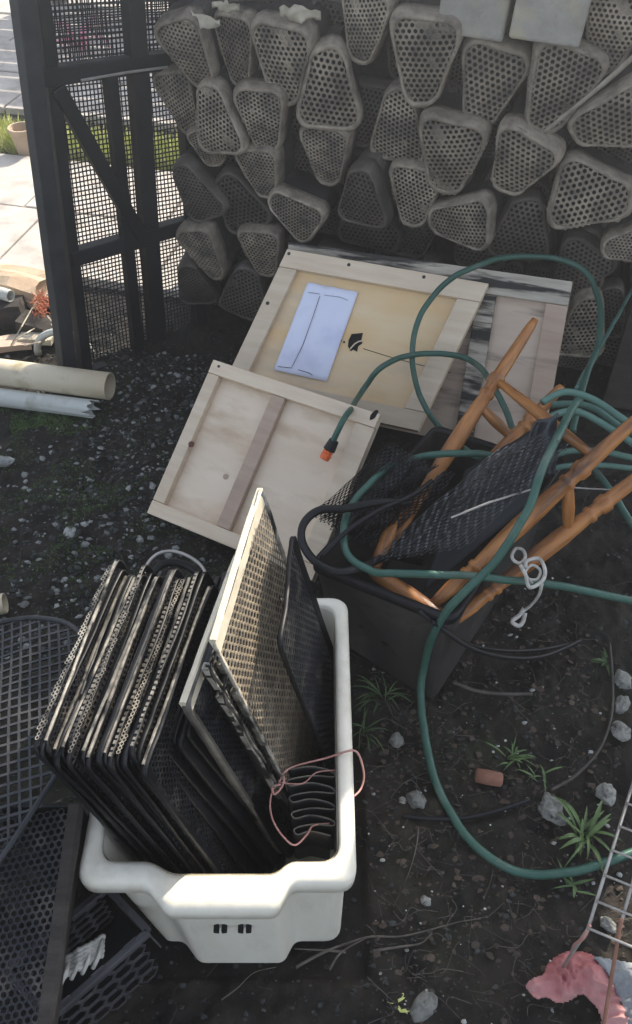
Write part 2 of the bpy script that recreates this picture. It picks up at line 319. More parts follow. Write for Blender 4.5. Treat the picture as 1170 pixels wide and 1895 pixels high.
caps = [
 (348,98,98,128,292,.05,'muddy basket end beside the gate, sunlight glinting through its upper holes',0,1),
 (436,92,82,128,272,.0,'basket end half hidden behind the broad pointed one near the top left',0,0),
 (522,118,122,146,268,.05,'broad grey basket end pointing straight down below the pale light patch at the top',0,0),
 (607,172,124,150,92,.05,'large basket end pointing up, wide muddy base above a smaller downward one',0,2),
 (672,48,98,128,263,.02,'pale basket end pointing down at the top edge, left of centre gap',0,0),
 (784,112,132,160,270,.05,'tall pale basket end pointing down, alone beside the dark gap under the white boxes',0,0),
 (905,158,128,150,262,.03,'broad dusty basket end right under the left white box',0,2),
 (1036,165,136,160,258,.05,'pale basket end directly left of the long pale stick',0,0),
 (1138,228,130,150,205,.05,'basket end pointing left at the right edge under the stick',0,2),
 (735,240,112,140,90,.0,'basket end pointing up, overlapped by the one on its right',0,1),
 (832,290,128,145,268,.045,'large clean holed basket end with its tip at the lower left basket of a pair',0,0),
 (960,305,126,130,252,.055,'basket end with a squashed muddy tip, between two large ends',0,2),
 (1090,366,140,142,2,.06,'biggest sharp edged basket end pointing right, above the hose loop',0,2),
 (766,362,98,118,272,.02,'small brown basket end tucked under the left of a larger one',0,1),
 (852,416,104,116,188,.06,'tan basket end pointing left just above the grey stained board edge',0,1),
 (485,222,100,120,276,.05,'basket end pointing down with the tan triangular one right below it',0,1),
 (398,228,96,125,100,.06,'dark basket end pointing up with a broad mud lined foot, near the gate',0,1),
 (603,288,98,112,274,.02,'basket end pointing down from under the large upward one',0,1),
 (390,272,80,70,280,.02,'sliver of a muddy basket end showing below the dark upward one',0,1),
 (481,320,86,98,282,.04,'small tan triangular basket end with crisp holes, pointing down',0,1),
 (545,400,84,104,150,.06,'tan oval looking basket end tipped sideways just above the board corner',0,1),
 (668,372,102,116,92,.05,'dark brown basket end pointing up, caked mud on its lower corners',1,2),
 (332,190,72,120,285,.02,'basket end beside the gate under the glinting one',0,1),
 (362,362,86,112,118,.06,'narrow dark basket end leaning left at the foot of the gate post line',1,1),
 (376,470,80,112,292,.06,'narrow tan basket end pointing down, third up from the ground beside the gate',0,1),
 (484,468,84,98,278,.05,'tan basket end cut off by the pale board corner',0,1),
 (358,532,76,90,100,.04,'dark basket end nearest the ground beside the gate',1,1),
 (442,380,104,112,120,.03,'nearly black basket end in the dark between tan ones left of the boards',1,2),
 (1172,455,80,100,200,.04,'basket end cut off by the right edge beside the hose loop top',0,0),
 (965,430,118,124,90,.01,'faint dark basket end pointing up under the squashed tip one',1,2),
 (1078,612,96,130,92,.03,'basket end showing inside the hose loop right of the boards',0,0),
 (452,548,100,110,80,.02,'lowest dark basket end against the left side of the big board',1,2),
 (1072,500,110,110,250,.0,'dim basket end behind the top of the hose loop',1,2),
 (1132,60,120,140,268,.02,'bleached basket end in the glare of the top right corner',0,0),
]
for i, c in enumerate(caps):
    basket(*c, tilt=(random.uniform(-.2, .2), random.uniform(-.05, .22)))
wall_pts = []
rb = random.Random(3)
zz = .08; row = 0
while zz < 1.56:
    xx = -.36 + (row % 2)*.08
    while xx < 1.5:
        j = lambda a: rb.uniform(-a, a)
        top = zz > 1.04  # unseen upper courses, added so the wall shades the yard
        q = WP + WU*(xx/1.04 + j(.02)) + Vector((0, 0, zz + j(.02)))
        off = -.07 + j(.03) if not top else j(.03)
        sz = rb.uniform(.15, .18)
        if not (top and rb.random() < .1) and not (zz > 1.4 and xx < -.1 and rb.random() < .35):
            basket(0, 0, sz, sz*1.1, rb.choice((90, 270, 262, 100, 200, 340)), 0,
              ('dark basket end set back in the gaps of the stacked wall' if not top else 'basket end added in unseen top courses of the wall to cast shade'), 1 if not top else 0, rb.randrange(3), (j(.1), j(.1)), q + WN*off)
        xx += .165 if not top else .150
    zz += .158; row += 1
bk = MB(); Fb = frame(WP - WN*.5, WU, Vector((0,0,1)))  # dark boards added behind the baskets so the gaps stay dark
for i in range(8): bk.box(Fb, -.22 + i*.24, -.22 + i*.24 + .236, .0, 1.46 + .03*math.sin(i*2.3), -.012, .012)
bk.build('gap_backing', M['timber'], label='dark backing boards added behind the stacked oyster baskets to keep the gaps dark', cat='fence')

# white foam boxes and stick in the upper right
def foam(px0, py0, px1, py1, off, label):
    a = WL(px0, py1, off); w = (WL(px1, py1, off)-a).length; h = (WL(px0, py0, off)-a).length
    e = empty('foam_box', a, label, 'box', 'white foam boxes lying on the baskets')
    Mx = frame(a, WU, Vector((0,0,1))) @ Matrix.Rotation(R(-3), 4, 'Z')
    b = MB().box(Mx, 0, w, 0, h*.78, -.3, 0).build('box_body', M['foam'], e); bevel(b, .008, 3)
    l = MB().box(Mx, -.006, w+.006, h*.79, h*1.0, -.306, .006).build('lid', M['foam'], e); bevel(l, .006, 3)
foam(806, -70, 932, 62, .05, 'left one of two white foam boxes at the top of the basket wall')
foam(940, -70, 1075, 72, .075, 'right one of two white foam boxes, lying a little lower on the baskets')
P = [WL(1215, 62, .12), WL(1165, 112, .12), WL(1105, 165, .11), WL(1050, 210, .1), WL(1008, 244, .085)]
MB().tube(catmull(P, 5), [.006]*10 + [.005]*11, 7).build('stick', M['oldstick'], smooth=True, label='long pale stick slanting across the baskets in the upper right', cat='stick')
# pale patches standing in for light through gaps, top left of the wall
for (x, y, w_, lab) in ((556, 26, .05, 'pale patch standing in for light passing above the broad pointed basket'), (372, 40, .05, 'pale patch standing in for light passing above the basket by the gate'), (418, 12, .035, 'small pale patch standing in for light passing between two baskets at the top edge')):
    q = WL(x, y, .06); b = MB(); n = 9
    vs = [q + WU*((i/n-.5)*w_*2) + Vector((0,0,(j/3-.5)*w_*.7*(1-abs(i/n-.4))+ .012*noise.noise(Vector((i*.7, j, x))))) + WN*(.02*noise.noise(Vector((i*.5, j*.9, y)))) for j in range(4) for i in range(n+1)]
    o = b.add(vs, [(j*(n+1)+i, j*(n+1)+i+1, (j+1)*(n+1)+i+1, (j+1)*(n+1)+i) for j in range(3) for i in range(n)]).build('light_patch', M['straw'], smooth=True, label=lab, cat='scrap')
    m = o.modifiers.new('s', 'SOLIDIFY'); m.thickness = .002

# ------------------------------------------------------------------ gate
GP = U(130, 700); GD = (Vector((-.36, 2.36, 0)) - GP); GD.z = 0; GD.normalize(); GN = GD.cross(Vector((0,0,1))).normalized()
if GN.y > 0: GN = -GN
def G(px, py, off=0): return onplane(px, py, GP, GN, off)
ge = empty('gate', GP, 'leaning black timber and wire mesh gate at the end of the basket wall', 'gate')
def gbar(name, a, b, w, t, off, m=M['gate'], label=None):
    pa, pb = G(*a, off), G(*b, off); d = pb-pa
    Mx = frame(pa, d, GN.cross(d))
    o = MB().box(Mx, 0, d.length, -w/2, w/2, -t/2, t/2).build(name, m, ge, M=Mx); bevel(o, .003)
    if label: o['label'] = label
    return o
gbar('post', (18, -190), (128, 705), .044, .045, .02, M['post'], 'wide grey black outer post')
gbar('stile', (52, -190), (160, 698), .032, .04, 0)
gbar('stile', (232, -190), (292, 665), .05, .04, 0)
gbar('stile', (203, 140), (258, 672), .034, .03, .012)
gbar('stile', (318, -190), (372, 628), .04, .04, 0)
gbar('rail', (75, 142), (330, 108), .042, .036, .006)
gbar('rail', (128, 478), (348, 414), .045, .036, .006)
gbar('rail', (165, 694), (375, 622), .05, .036, .006)
gbar('rail', (60, -120), (320, -120), .04, .036, .006)
gbar('brace', (104, 160), (262, 440), .038, .03, .014)
def wires(TL, TR, BR, BL, n, m_, r, off):
    b = MB(); a, c, d, e = [G(*q, off) for q in (TL, TR, BR, BL)]
    def pt(s, t): return (a*(1-s)+c*s)*(1-t) + (e*(1-s)+d*s)*t + GN*.006*noise.noise(Vector((s*5, t*8, 2)))
    for i in range(n+1):
        b.tube([pt(i/n, k/14) + GN*.001 for k in range(15)], r, 4, caps=False)
    for j in range(m_+1):
        b.tube([pt(k/6, j/m_) - GN*.001 for k in range(7)], r, 4, caps=False)
    return b
wires((70,-120), (325,-120), (372,625), (170,692), 34, 92, .0021, -.02).build('wire_mesh', M['gate'], ge)
o = wires((78,-120), (322,-120), (330,120), (88,150), 30, 26, .0021, -.034).build('wire_mesh', M['gate'], ge); o['label'] = 'second layer of mesh over the top bay'
MB().tube([G(150, 149, .03), G(235, 134, .03), G(310, 124, .03)], .0035, 6).build('bare_wire', M['wire'], ge)

# ------------------------------------------------------------------ wooden boards
def plank(e, a, b, w, t, n, m, name='rail', side=1, lift=0.0):
    """strip with one long edge on a-b, growing to the left of a->b by w, thickness t along n"""
    d = b-a; Mx = frame(a + n*lift, d, n.cross(d))
    if Mx.col[2].xyz.dot(n) < 0: Mx = frame(a + n*lift, d, -n.cross(d))
    o = MB().box(Mx, 0, d.length, 0 if side > 0 else -w, w if side > 0 else 0, 0, t).build(name, m, e, M=Mx); bevel(o, .0025); return o
def board(TL, TR, BR, label, plym, th=.008):
    BL = TL + BR - TR; u = (TR-TL).normalized(); n = u.cross(TL-BL).normalized()
    if n.z < 0: n = -n
    e = empty('framed_board', (BL+BR)/2, label, 'framed board', 'framed plywood panels leaning on the wall')
    Mx = frame(BL, u, TL-BL)
    MB().box(Mx, 0, (TR-TL).length, 0, (TL-BL).length, -th, 0)
    b = MB(); vs = [TL, TR, BR, BL]; b.add([v - n*.0 for v in vs] + [v - n*th for v in vs], [(3,2,1,0), (4,5,6,7), (0,1,5,4), (1,2,6,5), (2,3,7,6), (3,0,4,7)])
    o = recalc(b.build('plywood', plym, e, M=Mx)); return e, BL, u, n
def mark(e, p, n, r, m, name='knot', sx=1.0, up=Vector((0,0,1))):
    x = n.orthogonal().normalized(); y = n.cross(x); b = MB(); k = 10
    b.loft([[p + (x*math.cos(a*2*math.pi/k)*sx + y*math.sin(a*2*math.pi/k))*r*q*(1+.25*math.sin(a*3.1)) + n*h for a in range(k)] for q, h in ((1, -.001), (.95, .0006), (.3, .001))])
    return b.build(name, m, e)
# large one
LT, LR, LB = U(535,466,.40), U(905,530,.40), U(775,800,.13)
le, LL, lu, ln = board(LT, LR, LB, 'largest pale plywood panel with a blue white paper stuck inside its frame', M['ply'])
lv = (LT-LL).normalized(); LW = (LR-LT).length; LH = (LT-LL).length
def LBd(px, py, off=0): return onplane(px, py, LT, ln, off)
T = .022
def quadrail(e, A, B, Cc, D, n, t, m, name='rail', lift=.0005):
    d = B-A; Mx = frame(A, d, n.cross(d)); b = MB()
    vs = [A, B, Cc, D]; b.add([v + n*lift for v in vs] + [v + n*(t+lift) for v in vs], [(3,2,1,0), (4,5,6,7), (0,1,5,4), (1,2,6,5), (2,3,7,6), (3,0,4,7)])
    return bevel(recalc(b.build(name, m, e, M=Mx)), .002)
def pq(A, u, v, s0, s1, t0, t1): return [A+u*s0+v*t0, A+u*s1+v*t0, A+u*s1+v*t1, A+u*s0+v*t1]
rw = .052
quadrail(le, *pq(LL, lu, lv, 0, LW, LH-rw, LH), ln, T, M['pine'])
quadrail(le, *pq(LL, lu, lv, 0, LW, 0, rw), ln, T, M['pine'])
quadrail(le, *pq(LL, lu, lv, 0, rw, rw+.001, LH-rw-.001), ln, T-.001, M['pine'], 'stile')
quadrail(le, *pq(LL, lu, lv, LW-.06, LW, rw+.001, LH-rw-.001), ln, T-.001, M['pine'], 'stile')
# warm raw inner strips along the top and left, as seen inside the frame
for s, t in ((.02, .97), (.33, .965), (.7, .97), (.03, .62)): mark(le, LL+lu*LW*s+lv*LH*t+ln*(T+.0005), ln, .005, M['nail'], 'nail_head')
# cut hole with splinter and the crack
hp = [(645,630),(651,618),(663,617),(672,616),(669,628),(671,635),(663,641),(661,651),(654,647),(649,650),(644,641)]
b = MB(); b.add([LBd(x, y, .0012) for x, y in hp] + [LBd(x, y, -.001) for x, y in hp], [tuple(range(11))] + [(i, (i+1) % 11, 11+(i+1) % 11, 11+i) for i in range(11)])
recalc(b.build('cut_hole', M['hole'], le))
MB().tube([LBd(648,646,.002), LBd(657,636,.003), LBd(664,632,.003), LBd(671,631,.002)], .0022, 5).build('splinter', M['pine'], le)
for q in ((618,629), (631,630), (637,633)): mark(le, LBd(*q, .0008), ln, .003, M['hole'], 'drill_mark')
MB().tube([LBd(672,645,.0006), LBd(720,660,.0006), LBd(780,676,.0006), LBd(835,690,.0006)], .0009, 4).build('crack', M['hole'], le)
# paper
pc = [LBd(x, y, .0035) for x, y in ((507,685),(605,706),(663,541),(570,523))]
b = MB(); n = 16; vs = []
for j in range(n+1):
    for i in range(n+1):
        s, t = i/n, j/n; p_ = (pc[0]*(1-s)+pc[1]*s)*(1-t) + (pc[3]*(1-s)+pc[2]*s)*t
        edge = max(abs(s-.5), abs(t-.5))*2
        vs.append(p_ + ln*(.002*noise.noise(Vector((s*3, t*4, 1))) + .006*max(0, edge-.85)/.15*(.4+noise.noise(Vector((s*4, t*4, 5))))) )
b.add(vs, [(j*(n+1)+i, j*(n+1)+i+1, (j+1)*(n+1)+i+1, (j+1)*(n+1)+i) for j in range(n) for i in range(n)])
pe = b.build('paper_sheet', M['paper'], smooth=True, label='blue white paper sheet with pencil lines stuck on the large panel', cat='paper')
m = pe.modifiers.new('s', 'SOLIDIFY'); m.thickness = .0006; m.offset = 0
def pline(pts, r=.0008, nm='pencil_line'): MB().tube([LBd(x, y, .0062) for x, y in pts], r, 4).build(nm, M['ink'], pe)
pline([(592,548),(578,590),(560,640),(540,680)]); pline([(514,678),(540,681)]); pline([(552,684),(572,690),(578,694)], .0008); pline([(570,541),(592,544)], .0006)
pline([(600,546),(630,550),(644,556)], .0005)
# rear weathered one
RT, RR, RB = U(538,449,.395), U(1060,522,.44), U(1000,850,.06)
ru = (RR-RT).normalized()
re_, RL, ru, rn = board(RT - Vector((0,0,0)), RR, RB, 'weathered stained panel behind the largest one, its grey right corner sticking out', M['plyw'])
rv = (RT-RL).normalized(); RW = (RR-RT).length; RH = (RT-RL).length
T2 = .016
quadrail(re_, *pq(RL, ru, rv, 0, RW, RH-.06, RH), rn, T2, M['pineweather'])
quadrail(re_, *pq(RL, ru, rv, RW-.055, RW, .0, RH-.061), rn, T2-.001, M['pinepink'], 'stile')
quadrail(re_, *pq(RL, ru, rv, RW*.70, RW*.70+.05, .0, RH-.061), rn, T2-.001, M['pineweather'], 'stile')
quadrail(re_, *pq(RL, ru, rv, 0, .05, .0, RH-.061), rn, T2-.001, M['pineweather'], 'stile')
# small front one
ST, SR, SB = U(401,671,.27), U(707,772,.27), None
SLb = U(279,952,.03); SB = SLb + (SR-ST)
se, SL, su, sn = board(ST, SR, SB, 'smallest wooden panel with a middle bar and a red knot, lying in front', M['ply2'])
sv = (ST-SL).normalized(); SW = (SR-ST).length; SH = (ST-SL).length
quadrail(se, *pq(SL, su, sv, 0, SW, SH-.036, SH), sn, T, M['pine'])
quadrail(se, *pq(SL, su, sv, 0, SW, 0, .036), sn, T, M['pine'])
quadrail(se, *pq(SL, su, sv, 0, .034, .037, SH-.037), sn, T-.001, M['pine'], 'stile')
quadrail(se, *pq(SL, su, sv, SW*.40, SW*.40+.038, .037, SH-.037), sn, T-.002, M['pinepink'], 'middle_bar')
quadrail(se, *pq(SL, su, sv, SW-.05, SW, .037, SH-.037), sn, T-.001, M['pine'], 'stile')
def SBd(px, py, off=0): return onplane(px, py, ST, sn, off)
mark(se, SBd(354,822,T), sn, .0085, M['knot']); mark(se, SBd(405,678,T+.0005), sn, .004, M['nail'], 'nail_head'); mark(se, SBd(692,768,T+.0005), sn, .007, M['hole'], 'split', 2.2)
mark(se, SBd(418,882,.0005), sn, .008, M['pinepink'])

# ------------------------------------------------------------------ white bin
def binring(z, xl, xr, y0, y1, b, bx0=-.252, bx1=-.037, t=.035, rc=.03):
    P = [(xl, y1), (xl, y0), (bx0, y0), (bx0+t, y0-b), (bx1-t*.6, y0-b), (bx1, y0), (xr, y0), (xr, y1)]
    return [Vector((p.x, p.y, z)) for p in roundpoly([Vector(p) for p in P], [rc, rc, .012, .012, .012, .012, rc, rc], 6)]
be = empty('storage_bin', (-.13, .66, 0), 'white plastic bin holding the black mesh panels', 'bin')
b = MB(); b.loft([binring(.0, -.262, .038, .424, .895, .034, -.225, -.04, .03), binring(.004, -.268, .044, .417, .90, .034, -.23, -.037, .03), binring(.27, -.322, .047, .43, .925, .032)], caps=False)
b.add(binring(.0, -.262, .038, .424, .895, .034, -.225, -.04, .03), [tuple(range(56))])
b.loft([binring(.294, -.326, .034, .449, .92, .018, -.25, -.04), binring(.02, -.262, .034, .428, .89, .03, -.225, -.045, .03)], caps=False)
b.add(binring(.02, -.262, .034, .428, .89, .03, -.225, -.045, .03), [tuple(range(56))])
recalc(b.build('bin_body', M['binp'], be, smooth=True)).data.shade_flat()
b = MB(); b.loft([binring(.262, -.322, .047, .432, .925, .032), binring(.262, -.350, .055, .418, .938, .036), binring(.266, -.356, .060, .413, .943, .037), binring(.290, -.357, .061, .413, .944, .037),
   binring(.2995, -.353, .057, .417, .940, .036), binring(.3025, -.346, .050, .424, .935, .032), binring(.3025, -.333, .040, .440, .926, .022, -.25, -.04), binring(.299, -.328, .036, .446, .922, .019, -.25, -.04), binring(.26, -.324, .033, .450, .918, .018, -.25, -.04)], caps=False)
recalc(b.build('rim', M['binp'], be, smooth=True))
def boss(px, py):
    p_ = U(px, py, .1)
    for _ in range(12): p_ = DY(px, py, .3765 + .0148*p_.z/.27)
    return p_
for cx in (408, 453):
    c_ = boss(cx, 1721)
    for sgn in (-1, 1):
        b = MB(); k = 10; pts = [c_ + Vector((sgn*(.0022 + .0085*math.sin(a*math.pi/k)), -.0035, .0062*math.cos(a*math.pi/k))) for a in range(k+1)]
        b.add(pts + [q + Vector((0, .02, 0)) for q in pts], [tuple(range(k+1))] + [(i, (i+1) % (k+1), k+1+(i+1) % (k+1), k+1+i) for i in range(k+1)])
        recalc(b.build('vent_slot', M['hole'], be))

# ------------------------------------------------------------------ mesh panels standing in the bin
def panel_mesh(L, Hh, kind, pitch, ratio, seed, fl=.012, th=.006, tear=False):
    rnd = random.Random(seed)
    P = roundpoly([Vector((0,0)), Vector((L,0)), Vector((L,Hh)), Vector((0,Hh))], .018, 4)
    tf = None
    if tear: tf = lambda x, y: noise.noise(Vector((x*9, y*9, seed))) > .42
    a, f = perf(P, pitch, ratio, kind, 0, .0018, margin=fl*.7, tear=tf)
    def warp(v): return Vector((v.x, v.y, v.z + .004*noise.noise(Vector((v.x*7, v.y*6, seed)))))
    mv = [warp(v) for v in a]
    ring = lambda s, z: [warp(Vector((L/2 + (p.x-L/2)*(1-2*s/L) + .0012*noise.noise(Vector((p.x*60, p.y*60, seed))), Hh/2 + (p.y-Hh/2)*(1-2*s/Hh) + .002*noise.noise(Vector((p.x*40, p.y*40, seed+3))), z))) for p in densify(P)]
    fr = MB(); fr.loft([ring(fl, -.001), ring(fl, .0012), ring(fl*.4, .0015), ring(.002, th), ring(0, th), ring(0, -th*.3), ring(.003, -th*.3), ring(fl*.5, -.001)], closed=True, caps=False)
    return mv, f, fr
def densify(P):
    out = []
    for i in range(len(P)):
        a, b_ = P[i], P[(i+1) % len(P)]; k = max(1, int((b_-a).length/.012))
        out += [a.lerp(b_, t/k) for t in range(k)]
    return out
PV = {}
def variant(key, L, Hh, kind, pitch, ratio, mm, fm, seed, fl=.012, th=.006, links=False, tear=False):
    mv, f, fr = panel_mesh(L, Hh, kind, pitch, ratio, seed, fl, th, tear)
    a = tri_mesh('mesh_sheet', mv, f, M[mm]); b = bpy.data.meshes.new('edge_frame'); b.from_pydata(fr.v, [], fr.f); b.materials.append(M[fm]); b.shade_smooth()
    c = None
    if links:
        lk = MB(); s = .012; rnd = random.Random(seed*5)
        wv = lambda x: .0016*noise.noise(Vector((x*14, seed, 1))) + .0009*noise.noise(Vector((x*90, seed, 4)))
        if links == 'plain':
            n = 40; lk.loft([[Vector((s+(L-2*s)*i/n, Hh+y_+.3*wv(s+(L-2*s)*i/n), z_+wv(s+(L-2*s)*i/n))) for y_, z_ in ((-.003,-.001),(.0012,-.001),(.0018,.0015),(.0012,.0032),(-.002,.003))] for i in range(n+1)])
        elif links == 'flange':
            n = 30; lk.loft([[Vector((s*.3+(L-.6*s)*i/n, Hh+y_-.006*(i/n)**6, z_+.6*wv(L*i/n))) for y_, z_ in ((-.030,.0022),(-.004,.003),(.001,.006),(.003,.004),(.003,-.003),(-.001,-.006),(-.030,-.003))] for i in range(n+1)])
        elif links == 'bars':
            for (x0, y0, y1, z0) in ((.0,.10,Hh,.002),(.028,.16,Hh-.03,.004),(.052,.05,Hh-.09,.003),(.085,.2,Hh-.02,.002)):
                k_ = 14; ring_ = []
                for i in range(k_+1):
                    yy = y0+(y1-y0)*i/k_; xx = x0 + .0025*noise.noise(Vector((yy*20, x0*90, seed))); zz_ = z0 + .003*noise.noise(Vector((yy*14, x0*70, seed+4)))
                    ring_.append([Vector((xx, yy, zz_)), Vector((xx+.011, yy, zz_)), Vector((xx+.011, yy, zz_+.009)), Vector((xx+.0085, yy, zz_+.009)), Vector((xx+.0085, yy, zz_+.003)), Vector((xx+.003, yy, zz_+.003)), Vector((xx+.003, yy, zz_+.009)), Vector((xx, yy, zz_+.009))])
                lk.loft(ring_)
        elif links == 'dash':
            while s < L-.015:
                k_ = rnd.uniform(.004, .0058); lk.box(Matrix.Translation((s, Hh+.0005+wv(s), .001+wv(s+3))), 0, k_, -.0015, .0015, -.001, .0025); s += .0088
        else:
            pa, pf = perf([(s, -.002), (L-s, -.002), (L-s, .0045), (s, .0045)], .0060, .66, 'hex', .1, .0012)
            lk.add([Vector((v.x, Hh+.002+v.z+wv(v.x)-.012*max(0, abs(v.y)-.004), v.y+wv(v.x+2))) for v in pa], pf)
        c = bpy.data.meshes.new('top_fold'); c.from_pydata(lk.v, [], lk.f); c.materials.append(M['cream' if links == 'flange' else 'dustylit'])
    PV[key] = (L, Hh, a, b, c)
M['dustylit'] = mat('dustylit', (.07,.065,.056), (.36,.33,.28), .35, 45, dirt=(.012,.012,.012), dscale=16, dlo=.48, dhi=.6, rnd=.5)  # pale tone puts sunlight on the top edges into the colour, over dust
variant('a', .33, .50, 'hex', .0088, .72, 'blackmesh', 'black', 1, .007, .004, 'plain')
variant('b', .33, .505, 'sq', .0095, .72, 'blackmesh', 'black', 2, .006, .004, 'mesh', tear=True)
variant('c', .33, .50, 'hex', .0088, .72, 'blackmesh', 'black', 3, .008, .005, 'dash')
variant('d', .33, .495, 'sq', .010, .74, 'blackmesh', 'black', 4, .005, .004, 'mesh', tear=True)
variant('e', .33, .50, 'hex', .009, .7, 'blackmesh', 'black', 5, .014, .007, 'plain')
variant('f', .32, .49, 'hex', .009, .7, 'blackmesh', 'black', 12, .006, .003, 'plain')
variant('k2', .33, .487, 'hex', .009, .7, 'blackmesh', 'black', 16, .01)
variant('k', .33, .46, 'hex', .009, .7, 'blackmesh', 'black', 6, .03)
variant('big', .30, .61, 'hex', .0130, .76, 'tanmesh', 'dustylit', 8, fl=.008, th=.003, links='flange')
variant('big2', .22, .53, 'hex', .0130, .68, 'blackmesh', 'black', 9, fl=.012)
variant('crm', .31, .50, 'hex', .0098, .66, 'blackmesh', 'dusty', 10, fl=.016, th=.010, links='flange')
variant('pc', .24, .46, 'sq', .013, .7, 'dustylit', 'black', 11, .012, .010, 'bars', tear=True)
def panel(key, N, Fp, Bn, label):
    """N = near top corner, Fp = a point along the top edge far away, Bn = near bottom corner"""
    L, Hh, a, b, c = PV[key]
    x = (Fp-N).normalized(); up = (N-Bn); up = (up - x*up.dot(x)).normalized()
    Mx = frame(N - up*Hh, x, up)                    # z = x cross up : to the left of the sheet
    if Mx.col[2].xyz.z < 0: Mx = Mx @ Matrix.Diagonal((1, 1, -1, 1))
    e = empty('mesh_tray', N - up*Hh, label, 'mesh tray', 'flat mesh panels standing in the white bin')
    link_mesh('mesh_sheet', a, e, Mx); link_mesh('edge_frame', b, e, Mx)
    if c: link_mesh('channel_bars' if key == 'pc' else 'top_fold', c, e, Mx)
rp = random.Random(11)
N0, F0, B0 = U(60,1394,.55), U(213,1036,.55), Vector((-.245,.46,.05))
N1, F1, B1 = U(256,1416,.55), U(383,1052,.55), Vector((-.112,.46,.05))
keys = ['d','k2','a','e','k2','f','c','b','k2','c','f','a','f','k2','a','c','d','k2','f','c','k2','e']
nk = len(keys)
for i, k in enumerate(keys):
    t = i/(nk-1) + rp.uniform(-.018, .018); dz = Vector((0, rp.uniform(-.012, .012), rp.uniform(-.016, .008))); df = Vector((rp.uniform(-.006,.006), rp.uniform(-.01,.01), rp.uniform(-.012,.008)))
    lab = 'outermost left mesh panel of the tight pack, its torn far corner sticking up' if i == 0 else ('last sunlit mesh panel of the tight pack, next to the black gap' if i == nk-1 else 'sunlit edged mesh panel in the middle of the tight pack in the bin')
    if i == 2: lab = 'mesh panel with a wide pale edge near the left of the tight pack'
    panel(k, N0.lerp(N1, t)+dz, F0.lerp(F1, t)+dz+df, B0.lerp(B1, t), lab)
# dark ones between the pack and the pale flanged ones
N2, F2, B2 = U(282,1400,.50), U(395,1080,.50), Vector((-.1,.46,.05))
N3, F3, B3 = U(336,1352,.50), U(440,1090,.50), Vector((-.066,.47,.05))
for i in range(5):
    t = i/4; panel('k', N2.lerp(N3, t)+Vector((0, rp.uniform(-.01,.01), rp.uniform(-.012,.012))), F2.lerp(F3, t), B2.lerp(B3, t), 'low black mesh panel in the dark gap right of the tight pack')
panel('crm', U(336,1306,.56), U(425,1060,.56), Vector((-.07,.50,.05)), 'mesh panel with a broad pale near edge, just left of the broken pieces')
panel('pc', U(372,1238,.57), U(450,1040,.57), Vector((-.050,.53,.05)), 'broken mesh piece with double bars beside the tall tan panel')
panel('pc', U(398,1290,.52), U(470,1090,.52), Vector((-.036,.52,.05)), 'lower broken mesh piece squeezed against the tall tan panel')
panel('big', U(392,1190,.645), U(474,917,.645), Vector((-.010,.585,.05)), 'tallest tan mesh panel with a cream flange, half in sunlight')
F9 = U(541,985,.545); N9 = F9 + Vector((-.018,-.22,.0))  # second panel, widened so its black also stands for shade on the tall one
panel('big2', N9, F9, N9 + Vector((.10,-.01,-.5)), 'black mesh panel behind the tallest tan one, also standing in for shade on it')

# folded concertina strip in the bin's near right corner
b = MB(); pts = []
for k in range(9):
    y = 1425 + k*15
    if k % 2 == 0: pts += [(535+2*k, y), (575, y-6), (612, y+2)]
    else: pts += [(618, y-2), (578, y-4), (532+2*k, y+4)]
Pc = catmull([U(x, y, .245) for x, y in pts], 5)
n = len(Pc); b.add([p_ for p_ in Pc] + [p_ - Vector((0, -.003, .11)) for p_ in Pc], [(i, i+1, n+i+1, n+i) for i in range(n-1)])
ce = b.build('folded_mesh_strip', M['black'], smooth=True, label='black mesh strip folded like a concertina in the bin corner', cat='mesh strip')
m = ce.modifiers.new('s', 'SOLIDIFY'); m.thickness = .0018
MB().tube([p_ + Vector((0,0,.001)) for p_ in Pc], .0013, 5).build('strip_edge', M['dusty'], ce)
tw = [(600,1404,.285),(545,1418,.27),(524,1432,.27),(516,1450,.26),(505,1462,.26),(500,1490,.26),(506,1520,.27),(524,1548,.28),(546,1564,.28),(568,1545,.27),(580,1528,.25),(610,1524,.24)]
P = catmull([U(x, y, z) for x, y, z in tw], 6)
P2 = catmull([U(x, y, z) for x, y, z in [(600,1404,.285),(625,1396,.303),(640,1391,.31),(655,1389,.31),(666,1400,.295),(674,1435,.27),(668,1460,.26),(655,1474,.27)]], 6)
b = MB(); b.tube(P, .0016, 5); b.tube(P2, .0018, 5)
b.tube(catmull([U(x, y, .262) for x, y in ((516,1446),(526,1438),(522,1456),(508,1470),(504,1456),(520,1452))], 5), .002, 5)
b.tube(catmull([U(x, y, .262) for x, y in ((518,1448),(560,1450),(585,1430),(620,1425))], 5), .0012, 5)
b.build('twine', M['pinkcord'], smooth=True, label='pinkish twine looped over the bin\'s right rim and tied round the folded strip', cat='twine')

